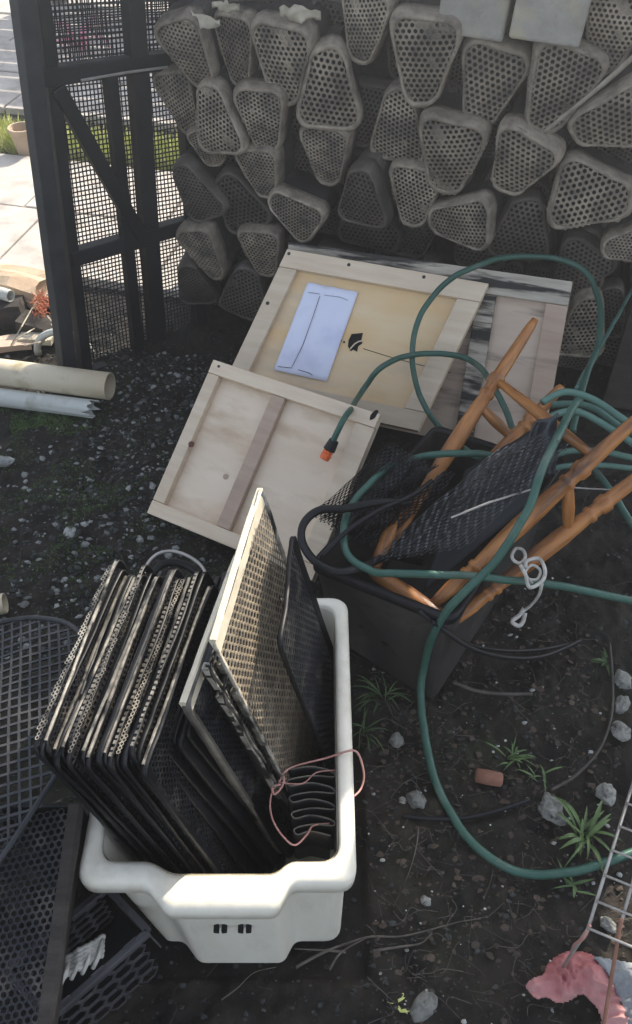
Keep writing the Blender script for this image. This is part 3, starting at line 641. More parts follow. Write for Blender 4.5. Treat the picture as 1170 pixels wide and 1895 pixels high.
# ------------------------------------------------------------------ black tub with stool, sheets and hoses
c1, c2, c3 = U(840,1150,.30), U(573,1043,.30), U(1042,862,.30)
g1, g2, g3 = U(800,1303,.0), U(612,1180,.0), U(985,1010,.0)
c4 = c2 + c3 - c1; g4 = g2 + g3 - g1
te = empty('tub', (g1+g2+g3+g4)/4, 'black plastic tub full of stool legs, hoses and mesh', 'tub')
def rr4(pts, rad=.025): 
    P3 = [Vector(p_) for p_ in pts]; return roundpoly(P3, rad, 5)
def inset(pts, s, dz=0):
    c_ = sum(pts, Vector())/4; return [p_ + (c_-p_).normalized()*s*1.3 + Vector((0,0,dz)) for p_ in pts]
top = [c1, c3, c4, c2]; bot = [g1, g3, g4, g2]
b = MB(); b.loft([rr4(inset(bot, .01, 0)), rr4(inset(bot, 0, .01)), rr4(inset(top, .004, -.02))], caps=False); b.add(rr4(inset(bot, .01, 0)), [tuple(range(24))])
b.loft([rr4(inset(top, .012, -.002)), rr4(inset(bot, .012, .012))], caps=False); b.add(rr4(inset(bot, .012, .012)), [tuple(range(24))])
recalc(b.build('tub_body', M['tubp'], te, smooth=False))
b = MB(); b.loft([rr4(inset(top, .002, -.022)), rr4(inset(top, -.001, -.02)), rr4(inset(top, -.002, -.003)), rr4(inset(top, .0, .001)), rr4(inset(top, .010, .001)), rr4(inset(top, .012, -.006))], caps=False)
recalc(b.build('rim', M['black'], te, smooth=True))
nn = (c2-c1).cross(g1-c1).normalized()
if nn.y > 0: nn = -nn
for q in ((711,1192), (668,1160)):
    p_ = onplane(*q, c1.lerp(g1, .5), nn, .004); mark(te, p_, nn, .008 if q[0] == 711 else .004, M['hole'], 'drain_hole')
# stool
def lathe(a, b_, prof, seg=14, name='leg', e=None, m=None):
    d = b_-a; Mx = frame(a, d, Vector((0,0,1)) if abs(d.normalized().z) < .95 else Vector((1,0,0)))
    mb = MB(); rings = []
    for t, r_ in ((t, r_*(.88 if name in ('leg', 'rung') else 1)) for t, r_ in prof):
        rings.append([Mx @ Vector((t*d.length, r_*math.cos(k*2*math.pi/seg), r_*math.sin(k*2*math.pi/seg))) for k in range(seg)])
    mb.loft(rings); return mb.build(name, m or M['varnish'], e, M=Mx, smooth=True)
leg = [(0,.011),(.04,.014),(.10,.0165),(.16,.0135),(.165,.017),(.18,.017),(.185,.013),(.20,.013),(.205,.017),(.22,.017),(.225,.013),(.25,.0145),(.33,.0185),(.42,.021),(.52,.0205),(.60,.018),(.64,.016),(.645,.020),(.66,.020),(.665,.016),(.69,.016),(.70,.021),(.73,.022),(.74,.017),(.80,.0165),(.90,.0145),(.97,.0125),(1,.009)]
rung = [(0,.008),(.1,.011),(.3,.013),(.5,.0145),(.7,.013),(.9,.011),(1,.008)]
ste = empty('wooden_stool', U(800,1080,.15), 'orange brown wooden stool with turned legs stuck upside down in the black tub', 'stool')
A0, A1 = U(722,1005,.24), U(990,592,.50)
B0_, B1_ = U(800,1120,.27), U(1190,765,.58)
C0_, C1_ = U(835,1152,.235), U(1230,845,.47)
D0_, D1_ = U(840,930,.24), U(1040,715,.42)
lathe(A0, A1, leg, e=ste); lathe(B0_, B1_, leg, e=ste); lathe(C0_, C1_, leg, e=ste); lathe(D0_, D1_, leg, e=ste)
def onl(a, b_, t): return a.lerp(b_, t)
lathe(onl(A0, A1, .72), onl(B0_, B1_, .78), rung, name='rung', e=ste)
lathe(onl(B0_, B1_, .66), onl(C0_, C1_, .55), rung, name='rung', e=ste)
lathe(onl(A0, A1, .60), onl(D0_, D1_, .55), rung, name='rung', e=ste)
lathe(U(690,1058,.25), U(826,1150,.27), [(0,.012),(.1,.0165),(.5,.019),(.9,.0165),(1,.012)], name='rail', e=ste)
lathe(U(690,1058,.25), U(742,935,.28), [(0,.011),(.5,.015),(1,.011)], name='rail', e=ste)
# mesh sheets
def sheet(a, b_, c_, d_, pitch, ratio, mm, label, name='mesh_sheet', seed=0, sx=2.6, bend=.02, solid=False):
    """bilinear bent sheet with long holes; a,b,c,d corner points"""
    W_, H_ = 1.0, 1.0
    L1 = (b_-a).length; L2 = (d_-a).length
    n_ = (b_-a).cross(d_-a).normalized()
    P_ = [(0,0), (L1/sx, 0), (L1/sx, L2), (0, L2)]
    if solid:
        k = 14; vs = [Vector((i/k*L1/sx, j/k*L2, 0)) for j in range(k+1) for i in range(k+1)]; fs = [(j*(k+1)+i, j*(k+1)+i+1, (j+1)*(k+1)+i+1, (j+1)*(k+1)+i) for j in range(k) for i in range(k)]
    else: vs, fs = perf(P_, pitch, ratio, 'hex', 0, .0015, margin=0)
    out = []
    for v in vs:
        s, t = v.x*sx/L1, v.y/L2
        p_ = (a*(1-s)+b_*s)*(1-t) + (d_*(1-s)+c_*s)*t
        out.append(p_ + n_*(v.z + bend*noise.noise(Vector((s*1.7, t*1.4, seed)))*1.5 + .006*noise.noise(Vector((s*6, t*5, seed+2)))))
    o = MB().add(out, fs).build(name, M[mm], label=label, cat='mesh sheet' if not solid else 'sheet', smooth=solid, group=None if solid else 'mesh sheets stuffed in the black tub')
    if solid: m_ = o.modifiers.new('s', 'SOLIDIFY'); m_.thickness = .003
    return o
for i in range(4):
    d = Vector((.012*i, -.010*i, .006*i)); q = 12*i
    sheet(U(680+q,1045-3*q/4,.31)+d, U(905+q,838-q/2,.50)+d, U(1010,800+q/2,.54)+d, U(790+q,1000,.35)+d, .0105, .74, 'lattice', ['uppermost', 'second', 'third', 'lowest'][i] + ' of the black slotted mesh sheets fanned out in the tub', seed=i*3, bend=.012)
for i in range(5):
    d = Vector((-.02*i, .012*i, .0))
    sheet(U(640,1005-i*6,.28)+d, U(800,870-i*5,.40)+d, U(838,872,.36)+d, U(700,1010,.24)+d, .006, .7, 'blackmesh', 'bunched black mesh strip behind the front stool leg', seed=20+i, bend=.03)
sheet(U(780,1100,.23), U(985,925,.37), U(1035,770,.47), U(860,870,.35), 0, 0, 'darksheet', 'smooth black plastic sheet standing between the stool legs', 'plastic_sheet', 31, bend=.015, solid=True)
sheet(U(960,900,.45), U(1028,880,.45), U(1035,765,.56), U(985,785,.54), 0, 0, 'film', 'crumpled bluish clear film at the top of the black sheet', 'plastic_film', 35, bend=.02, solid=True)
MB().tube([U(835,958,.44), U(905,930,.46), U(985,905,.47)], .0022, 6).build('metal_rod', M['wire'], label='thin bright metal rod lying across the black sheet', cat='rod')

# hoses
def ob(x, y, off):                       # a point resting 'off' above whichever panel is nearest along the ray
    a, c_ = LBd(x, y, off), SBd(x, y, off)
    return c_ if (x - 401)*(-.33) + (y - 671) > 0 and x < 707 and (c_-C0).length < (a-C0).length else a
def px3(L): return [U(*q) if len(q) == 3 else ob(q[0], q[1], q[3]) for q in L]
he = empty('garden_hose', U(1100,760,.3), 'green garden hose looping over the panels and the tub', 'hose')
r = .0075
b = MB()
def hose(pts, rr=r, n=9): b.tube([p_ + noise.noise_vector(p_*11)*.0045 + noise.noise_vector(p_*27)*.0012 for p_ in catmull(px3(pts), n)], rr, 10)
hose([(615,822,0,.05),(640,770,0,.065),(668,730,0,.075),(705,680,0,.10),(760,658,0,.08),(830,655,0,.07),(872,668,0,.06),(905,700,.36),(935,760,.33),(965,840,.28)], .0075)
hose([(930,860,.34),(870,838,.36),(822,800,0,.06),(790,757,0,.06),(770,700,0,.065),(763,640,0,.07),(778,585,0,.075),(815,535,0,.08),(865,500,0,.09),(935,478,.46),(1010,473,.45),(1070,492,.44),(1105,540,.42),(1112,600,.4),(1098,665,.38),(1078,725,.36),(1060,800,.34)])
hose([(960,862,.36),(900,842,.38),(845,838,.40),(790,843,.37),(735,858,.36),(685,893,.35),(648,940,.34),(636,985,.335),(645,1025,.33),(680,1050,.33),(705,1060,.335),(780,1063,.35),(860,1066,.35),(950,1073,.34),(1040,1086,.33),(1120,1102,.31),(1200,1118,.29)])
hose([(1070,740,.52),(1020,830,.54),(985,925,.50),(950,990,.46),(905,1050,.41),(850,1105,.35),(808,1165,.26),(786,1235,.12),(781,1310,.05),(790,1390,.02),(815,1465,.012),(858,1540,.012),(915,1592,.015),(980,1617,.015),(1050,1617,.02),(1120,1595,.02),(1200,1562,.02)], r*1.08)
hose([(1085,850,.33),(1115,890,.32),(1150,940,.3),(1190,1000,.28)], .0075)
b.build('hose_tube', M['hose'], he, smooth=True)
b = MB()
hose([(1005,745,.46),(1040,728,.47),(1080,732,.47),(1130,758,.46),(1190,800,.44)]); hose([(1010,775,.44),(1060,762,.45),(1110,782,.44),(1190,835,.42)])
hose([(1020,750,.43),(1090,752,.44),(1150,790,.42),(1200,820,.42)]); hose([(1010,850,.36),(1060,835,.37),(1110,836,.37),(1190,850,.36)], .007); hose([(1020,870,.35),(1080,862,.36),(1190,868,.35)], .006)
hose([(1180,520,.3),(1140,590,.3),(1100,660,.33),(1068,720,.36)], .0055)
b.build('faded_coil', M['hosepale'], he, smooth=True)
f_ = SBd(615,822,.05); q_ = SBd(600,850,.042); d = (q_-f_).normalized()
con = MB(); Mx = frame(f_, d, Vector((0,0,1)))
seg = 12
def cyl(mb, x0, x1, r0, r1, k=12): mb.loft([[Mx @ Vector((x, rr_*math.cos(a*2*math.pi/k), rr_*math.sin(a*2*math.pi/k))) for a in range(k)] for x, rr_ in ((x0, r0*.85), (x0+.002, r0), (x1-.002, r1), (x1, r1*.85))])
cyl(con, -.012, .018, .012, .015); cn = con.build('connector', M['black'], he); bevel(cn, .001)
con = MB(); cyl(con, .018, .026, .013, .013, 8); cyl(con, .026, .042, .014, .0125, 8); con.build('coupling', M['orange'], cn)
def cable(label, name, pts, rr, m, cat='cable'):
    MB().tube(catmull([U(*q) for q in pts], 8), rr, 8).build(name, M[m], smooth=True, label=label, cat=cat)
cable('thick black rubber hose loop hanging over the left end of the tub', 'black_hose', [(760,930,.36),(700,930,.37),(640,941,.36),(590,945,.35),(562,970,.34),(560,1005,.33),(585,1040,.33),(625,1058,.32),(670,1050,.31),(720,1030,.24),(780,1040,.15)], .0085, 'black', 'hose')
cable('thin black cable crossing the gap in the black hose loop', 'black_cable', [(596,1030,.32),(640,985,.35),(700,945,.37),(760,918,.38),(800,890,.38)], .005, 'black')
cable('dark cable hanging from the tub rim in a double bow to the right', 'dark_cable', [(775,1130,.3),(820,1165,.26),(880,1203,.2),(950,1218,.12),(1010,1213,.06),(1075,1185,.03)], .005, 'black')
cable('thin dark cable just above the double bow one', 'dark_cable', [(800,1150,.29),(860,1190,.2),(930,1204,.12),(1000,1202,.07),(1060,1190,.03)], .004, 'black')
cable('short grey cable on the soil right of the tub foot', 'grey_cable', [(838,1262,.04),(880,1278,.03),(930,1284,.02),(985,1284,.015)], .004, 'capdark')
cable('thin grey cable curving down on the soil at the right', 'grey_cable', [(1128,1190,.02),(1133,1250,.015),(1132,1320,.012),(1110,1385,.012),(1065,1435,.01),(1020,1462,.008)], .0035, 'capdark')
cable('black cable lying along the soil inside the big hose loop', 'black_cable', [(745,1510,.006),(800,1515,.008),(860,1514,.008),(920,1500,.008),(980,1480,.006)], .0045, 'black')
cable('thin white wire on the right behind the stool legs', 'white_wire', [(1060,902,.4),(1100,905,.4),(1180,908,.4)], .0015, 'whitecord', 'wire')
# white cord knot
b = MB(); zc = .36
b.tube(catmull([U(x, y, zc) for x, y in ((948,1026),(955,1015),(968,1018),(972,1032),(962,1042),(950,1036))], 5, True), .0035, 6, closed=True)
b.tube(catmull([U(x+5*math.sin(x*1.3), y+4*math.sin(y*.9), zc+.01) for x, y in ((962,1042),(968,1062),(985,1085),(1003,1080),(1010,1058),(998,1038),(980,1036),(968,1048))], 6), .0038, 6)
b.tube(catmull([U(x, y, zc+.004) for x, y in ((966,1050),(976,1070),(994,1072),(1000,1056),(985,1046),(972,1060),(985,1080))], 6), .003, 6)
b.tube(catmull([U(*q) for q in ((1003,1080,.36),(998,1100,.32),(985,1118,.27),(970,1130,.24))], 5), .0032, 6)
b.tube(catmull([U(*q) for q in ((970,1126,.245),(962,1138,.235),(948,1150,.23),(960,1158,.225),(968,1150,.225),(972,1134,.235))], 5), .0045, 6)
b.build('knotted_cord', M['whitecord'], smooth=True, label='knotted white cord hanging over the green hose by the tub', cat='cord')

# ------------------------------------------------------------------ PVC pipes at the left
def pipe(a, b_, ro, wall, m, label, name, jag=0, cap=None):
    d = (b_-a).normalized(); Mx = frame(a, b_-a, Vector((0,0,1))); L = (b_-a).length; k = 28; rings = []
    e = lambda i: jag*(noise.noise(Vector((math.cos(i*2*math.pi/k)*2, math.sin(i*2*math.pi/k)*2, 4))) + .25*noise.noise(Vector((math.cos(i*2*math.pi/k)*3.5, math.sin(i*2*math.pi/k)*3.5, 7))))
    for x, rr_ in ((0, ro-wall), (0, ro), (L*.5, ro), (L, ro), (L, ro-wall), (L*.5, ro-wall)):
        rings.append([Mx @ Vector((x + (e(i) if x == L else 0), rr_*math.cos(i*2*math.pi/k), rr_*math.sin(i*2*math.pi/k))) for i in range(k)])
    mb = MB().loft(rings, closed=True, caps=False); return bevel(recalc(mb.build(name, M[m], label=label, cat='pipe', smooth=False)), .0005)
o = pipe(U(-160,668,.07), U(204,715,.075), .040, .004, 'pvc', 'cream plastic pipe with brown stains, its round open end towards the soil', 'plastic_pipe')
o.data.shade_smooth()
o = pipe(U(-160,715,.03), U(172,757,.03), .027, .003, 'pvcgrey', 'pale grey plastic pipe with a broken end below the cream pipe', 'plastic_pipe', .05)
o.data.shade_smooth()
pipe(U(-60,1130,.03), U(10,1116,.035), .024, .003, 'pvc', 'short pipe end poking in at the left edge above the grey grille', 'plastic_pipe').data.shade_smooth()

# ------------------------------------------------------------------ hoop behind the stack
hz = .12
P = catmull([U(x, y, hz) for x, y in ((270,1060),(285,1030),(315,1020),(350,1030),(378,1055),(380,1095),(350,1120),(300,1110))], 6, True)
he2 = MB().tube(P, .004, 8, closed=True).build('wire_hoop', M['wire'], smooth=True, label='thin bright hoop lying behind the tight pack of mesh panels', cat='hoop')
P = [q - Vector((0,0,.03)) for q in P]; MB().tube([q.lerp(sum(P, Vector())/len(P), .12) for q in P], .009, 8, closed=True).build('black_ring', M['black'], smooth=True, label='black ring under the bright hoop behind the bin', cat='ring')

# ------------------------------------------------------------------ grey grille and black baskets, lower left
zg = .37
outl = [(-170,1165),(-40,1146),(60,1142),(140,1158),(168,1215),(165,1300),(146,1392),(92,1462),(0,1595),(-120,1740),(-220,1500)]
Pw = [U(x, y, zg) for x, y in outl]; Pr = roundpoly([Vector((p_.x, p_.y)) for p_ in Pw], .05, 5)
ggm = empty('round_grille', Vector((Pr[0].x, Pr[0].y, zg)), 'dark grey rounded grille with square openings at the left edge', 'grille')
a, f = perf(Pr, .0165, .76, 'sq', R(14), .004)
bend = lambda x, y: zg + .02*noise.noise(Vector((x*4, y*4, 9))) - .12*max(0, -.5-x)
MB().add([Vector((v.x, v.y, v.z + bend(v.x, v.y))) for v in a], f).build('grille_mesh', M['grille'], ggm)
MB().tube([Vector((p_.x, p_.y, bend(p_.x, p_.y))) for p_ in Pr], .0045, 8, closed=True).build('border', M['grille'], ggm, smooth=True)
# black mesh basket with solid side
q0, q1, q2 = U(152,1490,.335), U(100,1870,.27), U(-260,1490,.335); q3 = q1 + q2 - q0
qe = empty('black_basket', (q0+q1)/2 - Vector((0,0,.3)), 'black mesh basket with a brown grey solid side, at the lower left edge', 'basket')
u_ = (q2-q0).normalized(); v_ = (q1-q0); L2 = v_.length; L1 = (q2-q0).length
Mx = frame(q0, u_, v_)
if Mx.col[2].z < 0: Mx = Mx @ Matrix.Diagonal((1,1,-1,1))
a, f = perf([(.0,0),(L1,0),(L1,L2*1.25),(0,L2*1.25)], .0105, .68, 'hex', .2, .003, margin=.008)
MB().add([Mx @ (v + Vector((0,0,.006*noise.noise(Vector((v.x*6, v.y*6, 1)))))) for v in a], f).build('mesh_top', M['blackmesh'], qe)
q1e = q0 + v_*1.28
b = MB(); dn = Vector((.012, 0, -1)).normalized()
for aa, bb in ((q0, q1e),):
    k = 12; ring = []
    for i in range(k+1):
        p_ = aa.lerp(bb, i/k); w_ = Vector((.001*math.sin(i), 0, 0))
        ring.append([p_ + u_*.022 + Vector((0,0,-.004)), p_ + u_*.02 + Vector((0,0,.003)), p_ + u_*.004 + Vector((0,0,.004)), p_ + Vector((.002,0,-.002)) + w_, p_ + Vector((-.026,0,-.13)) + w_, Vector((p_.x-.075, p_.y, .0)), Vector((p_.x-.081, p_.y, .0)), p_ + Vector((-.032,0,-.13)), p_ + Vector((-.006,0,-.02))])
    b.loft(ring)
recalc(b.build('solid_side', M['timber'], qe, smooth=False))
b = MB(); b.box(frame(q0, u_, Vector((0,0,-1))), -.002, L1, 0, .33, -.003, .003); b.build('end_wall', M['blackmesh'], qe)
# broken purplish crate
k1, k2, k3 = U(196,1645,.17), U(268,1722,.17), U(88,1880,.17); k4 = k1+k3-k2
kc = empty('plastic_crate', (k1+k3)/2 - Vector((0,0,.17)), 'small purplish grey crate with lattice sides under the bin corner', 'crate')
def cwall(a, b_, nm):
    d = b_-a; Mx = frame(a - Vector((0,0,.15)), d, Vector((0,0,1)))
    P_ = [(0.0,.0),(d.length,.0),(d.length,.14),(0,.14)]
    vs, fs = perf([(x, y) for x, y in P_], .034, .84, 'hex', R(30), .003)
    b2 = MB().add([Mx @ (v + Vector((0,0,-.012*(1-v.y/.14)))) for v in vs], fs); b2.build(nm, M['cratep'], kc)
    b3 = MB().box(Mx, -.004, d.length+.004, .135, .15, -.009, .003); bevel(b3.build('top_rail', M['cratep'], kc), .002)
    for i in range(3): mark(kc, Mx @ Vector((d.length*(.3+.3*i), .1425, .0045)), Mx.col[2].xyz, .004, M['hole'], 'rail_hole')
cwall(k1, k2, 'lattice_side'); cwall(k2, k3, 'lattice_side'); cwall(k3, k4, 'lattice_side'); cwall(k4, k1, 'lattice_side')
b = MB(); b.add([k1 - Vector((0,0,.15)), k2 - Vector((0,0,.15)), k3 - Vector((0,0,.15)), k4 - Vector((0,0,.15))], [(0,1,2,3)]); m = b.build('crate_floor', M['black'], kc).modifiers.new('s', 'SOLIDIFY'); m.thickness = .004
b = MB()
for i in range(5):
    t = i/4; A_ = [U(104+6*t+q*21, 1815-34*t-12*q, .19 + .012*math.sin(q*.8)) for q in range(5)]
    b.tube([p_ + Vector((.0015*math.sin(7*k_+i), .0015*math.cos(9*k_), .001*math.sin(5*k_))) for k_, p_ in enumerate(catmull(A_, 5))], .0046, 7)
for q in range(4): b.tube(catmull([U(112+q*20, 1822-10*q, .196), U(122+q*20, 1800-10*q, .206), U(130+q*20, 1772-11*q, .194)], 4), .0035, 6)
b.build('rope_hank', M['whitecord'], smooth=True, label='short hank of whitish rope lying on the crate rail', cat='rope')

# ------------------------------------------------------------------ wire rack, cloths at the lower right
O = U(1088,1720,.21); LV = U(1172,1448,.21)-O; CV = (U(1140,1742,.21)-O)
rk = empty('wire_rack', O, 'white coated wire rack leaning in at the lower right edge', 'wire rack')
b = MB()
for i in range(6): b.tube([O + CV*i, O + CV*i + LV*1.15], .0028, 7)
b.build('long_wires', M['wire'], rk, smooth=True); b = MB()
for j in range(8): b.tube([O + LV*(j/6.0) + Vector((0,0,.005)) - CV*.03, O + LV*(j/6.0) + CV*5 + Vector((0,0,.005))], .0022, 7)
b.build('cross_wires', M['wire'], rk, smooth=True)
for q in (0, 3): MB().tube([O + CV*q, O + CV*q - Vector((.0,.01,.215))], .003, 6).build('leg', M['wire'], rk, smooth=True)
cable('pinkish brown strap hanging from the wire rack corner', 'strap', [(1092,1712,.215),(1080,1735,.19),(1063,1750,.12),(1057,1768,.08)], .0028, 'pinkcord', 'strap')
cable('reddish brown cane leaning against the wire rack', 'cane', [(1150,1700,.23),(1140,1760,.2),(1125,1850,.14),(1112,1930,.1)], .003, 'brick', 'cane')
def blob(poly, z0, h, m, name, label, cat, seed=0, step=.0022, wr=.5, par=None):
    Pq = [(U(x, y, z0).x, U(x, y, z0).y) for x, y in poly]; Pq = [(p_.x, p_.y) for p_ in roundpoly([Vector(q) for q in Pq], .02, 4)]
    xs = [p_[0] for p_ in Pq]; ys = [p_[1] for p_ in Pq]; idx = {}; vs = []; fs = []
    nx = int((max(xs)-min(xs))/step)+2; ny = int((max(ys)-min(ys))/step)+2
    for j in range(ny):
        for i in range(nx):
            x = min(xs)+i*step; y = min(ys)+j*step
            if inside(x, y, Pq):
                e_ = edist(x, y, Pq); q = Vector((x*20 + 1.5*noise.noise(Vector((x*14, y*14, 1))), y*34, seed)); rg = 1-abs(noise.noise(q))*2.2 + .5*(1-abs(noise.noise(q*2.7))*2.4)
                z = (h*min(1, e_/.035)**.8)*(.35 + .3*noise.noise(Vector((x*9, y*9, seed))) + wr*.55*rg) + .012*(.5-abs(noise.noise(q*1.7))); idx[i, j] = len(vs); vs.append(Vector((x, y, z0 + z)))
    for (i, j) in list(idx):
        if (i+1, j) in idx and (i, j+1) in idx and (i+1, j+1) in idx: fs.append((idx[i, j], idx[i+1, j], idx[i+1, j+1], idx[i, j+1]))
    bot = [Vector((v.x, v.y, z0-.01)) for v in vs]; n = len(vs)
    o = MB().add(vs, fs).build(name, M[m], par, smooth=True, label=label, cat=cat)
    s_ = o.modifiers.new('s', 'SOLIDIFY'); s_.thickness = .006; s_.offset = -1
    return o
blob([(964,1826),(985,1808),(1004,1806),(1008,1788),(1022,1772),(1050,1758),(1085,1762),(1120,1780),(1150,1835),(1180,1880),(1185,1930),(1108,1930),(1110,1885),(1100,1862),(1072,1838),(1062,1852),(1030,1862),(1010,1846),(992,1852)], .02, .034, 'red', 'red_rag', 'faded red and pink crumpled rag on the soil, lower right', 'rag', 3)
blob([(1085,1768),(1130,1775),(1230,1795),(1250,1925),(1160,1925),(1150,1860),(1120,1800)], .03, .06, 'greycloth', 'grey_cloth', 'grey knitted cloth beside the red rag in the corner', 'cloth', 8, wr=.3)

# ------------------------------------------------------------------ stones, debris, plants
def rock(px, py, sx, sy, sz, m, name, label, cat, seed, group=None, z=.0, rough=.35):
    c_ = U(px, py, z); bm = bmesh.new(); bmesh.ops.create_icosphere(bm, subdivisions=3, radius=1)
    for v in bm.verts:
        q = v.co.normalized(); k = 1 + rough*noise.noise(q*1.6 + Vector((seed*3.1, 0, 0))) + rough*.35*noise.noise(q*4 + Vector((0, seed, 0))) + rough*.25*noise.noise(q*9 + Vector((0, seed, 0)))
        v.co = Vector((q.x*sx*k, q.y*sy*k, q.z*sz*k))
    bmesh.ops.rotate(bm, verts=bm.verts, matrix=Matrix.Rotation(seed*1.3, 3, 'Z'))
    me = bpy.data.meshes.new(name); bm.to_mesh(me); bm.free(); me.materials.append(M[m])
    if seed % 2: me.shade_smooth()
    o = bpy.data.objects.new(name, me); COL.objects.link(o); o.location = c_ + Vector((0,0,sz*.25)); tag(o, label, cat, group); return o
GS = 'pale stones on the dark soil'
rock(770,1482,.022,.017,.014,'stone','stone','pale angular stone alone just right of the bin',"stone",2,GS)
rock(1020,1498,.028,.023,.018,'stone','stone','large greyish white lump above the leafy weed',"stone",4,GS,rough=.6)
rock(1152,1260,0.0208,0.0192,0.016,'stone','stone','white stone near the right edge, highest of three',"stone",6,GS)
rock(1150,1305,0.0224,0.0144,0.0128,'stone','stone','middle one of three white stones near the right edge',"stone",8,GS)
rock(1148,1355,0.0192,0.0224,0.0144,'stone','stone','lowest of three white stones near the right edge',"stone",10,GS)
rock(1122,1470,.018,.022,.014,'stone','stone','small white lump beside the wire rack top',"stone",12,GS)
rock(785,1862,.03,.018,.012,'stone','stone','flat grey round stone near the bottom centre',"stone",3,GS,rough=.15)
rock(735,1372,.014,.016,.01,'stone','stone','small brown pebble right of the bin, above the angular stone',"stone",5,GS)
rock(787,1668,.010,.009,.008,'stone','stone','tiny white pebble below the big hose loop',"stone",7,GS)
rock(745,1482,.007,.007,.006,'stone','stone','tiny pebble touching the pale angular stone',"stone",9,GS)
rock(1125,1712,.014,.011,.009,'stone','stone','pebble seen through the wire rack',"stone",14,GS)
rock(130,988,.02,.018,.01,'shell','stone','pale shell lump on the mossy soil left of the small panel',"stone",16,GS)
rock(5,855,.02,.03,.012,'shell','stone','pale lump at the left edge below the pipes',"stone",18,GS)
# brick fragment (rounded cylinder-like)
a, b_ = U(880,1434,.014), U(930,1444,.014)
lathe(a, b_, [(0,.009),(.06,.014),(.5,.015),(.94,.014),(1,.010)], name='brick_fragment', m=M['brick']); o = [x for x in bpy.data.objects if x.name.startswith('brick_fragment')][0]
tag(o, 'reddish brown rounded brick fragment on the soil inside the hose loop', 'brick')
# shell and gravel litter, uncountable
rs = random.Random(5)
def litter(n, region, smin, smax, m, flat=.35, seedz=0, name='gravel'):
    b = MB()
    for _ in range(n):
        x, y = region()
        s = smin*(smax/smin)**(rs.random()**1.6); k = rs.choice((5, 6, 7)); a0 = rs.uniform(0, 6.3); tx, ty = rs.uniform(-.6, .6), rs.uniform(-.6, .6)
        z = gz(x, y) + s*.1; vs = []
        for lv, rr_ in ((0, 1), (flat*s*1.4, .6)):
            for i in range(k):
                a = a0 + i*2*math.pi/k; q = s*rr_*rs.uniform(.7, 1.15); dx, dy = q*math.cos(a)*1.25, q*math.sin(a)
                vs.append(Vector((x+dx, y+dy, z + lv + tx*dx + ty*dy)))
        b.add(vs, [tuple(range(k, 2*k))] + [(i, (i+1) % k, k+(i+1) % k, k+i) for i in range(k)])
    return b.build(name, M[m], kind='stuff')
def reg_all():
    while 1:
        x, y = rs.uniform(-1.1, .95), rs.uniform(.18, 2.3)
        if abs(x) < .28 + .45*y: return x, y
def reg_left():
    x = rs.gauss(-.48, .2); y = rs.uniform(1.0, 2.15); return x, y
def reg_right():
    x = rs.uniform(.1, .62); y = rs.uniform(.25, 1.25); return x, y
o = litter(9000, reg_all, .0012, .006, 'chip'); o['label'] = 'dark gravel strewn over the soil'; o['category'] = 'gravel'
o = litter(2600, reg_left, .002, .009, 'chip', name='gravel'); o['label'] = 'darker shell grit thick on the soil by the gate'; o['category'] = 'gravel'
o = litter(1500, reg_left, .0015, .010, 'shell', name='shell_litter'); o['label'] = 'pale broken shells among the grit on the left'; o['category'] = 'shells'
M['brownbit'] = mat('brownbit', (.03,.023,.018), (.10,.072,.052), .8, 9)
o = litter(1500, reg_right, .0015, .008, 'brownbit', flat=.12, name='leaf_litter'); o['label'] = 'brown leaf and bark crumbs on the soil on the right'; o['category'] = 'leaf litter'
o = litter(200, reg_right, .001, .006, 'shell', name='shell_litter'); o['label'] = 'pale shell specks on the soil on the right'; o['category'] = 'shells'
# dead stalks, uncountable
b = MB()
for _ in range(750):
    x, y = reg_all() if rs.random() < .5 else reg_right(); a = rs.uniform(0, 6.3); L = rs.uniform(.02, .09); z = gz(x, y)+.003
    p0 = Vector((x, y, z)); p1 = p0 + Vector((math.cos(a)*L, math.sin(a)*L, rs.uniform(0, .01))); pm = (p0+p1)/2 + Vector((rs.uniform(-.018,.018), rs.uniform(-.018,.018), .004)); pk = p0.lerp(p1, .75) + Vector((rs.uniform(-.008,.008), rs.uniform(-.008,.008), .002))
    b.tube(catmull([p0, pm, pk, p1], 3), rs.uniform(.0002, .0006), 4)
b.build('dead_stalks', M['twig'], label='fine dead stalks and roots scattered on the soil', cat='stalks', kind='stuff')
def twig(label, segs, rr=.0028):
    b = MB()
    for s_ in segs: b.tube(catmull([U(x, y, .006 + .004*math.sin(i*2)) for i, (x, y) in enumerate(s_)], 5), [max(.0007, rr*(1-.7*t/(5*(len(s_)-1)))) for t in range(5*(len(s_)-1)+1)], 5)
    b.build('twig', M['twig'], smooth=True, label=label, cat='twig')
twig('long forked pale twig on the soil from the bin\'s front right foot', [[(548,1790),(600,1762),(660,1740),(690,1733),(740,1733),(790,1722),(850,1706),(890,1700)], [(640,1762),(590,1758),(545,1756)], [(610,1795),(632,1762),(680,1735)], [(690,1760),(740,1752),(780,1745),(800,1725)]])
twig('thin twig running down from the angular stone', [[(775,1530),(770,1570),(755,1620),(728,1678)]], .0018)
twig('thin twig below the bin in the foreground', [[(410,1850),(440,1828),(470,1800),(510,1790)]], .0015)
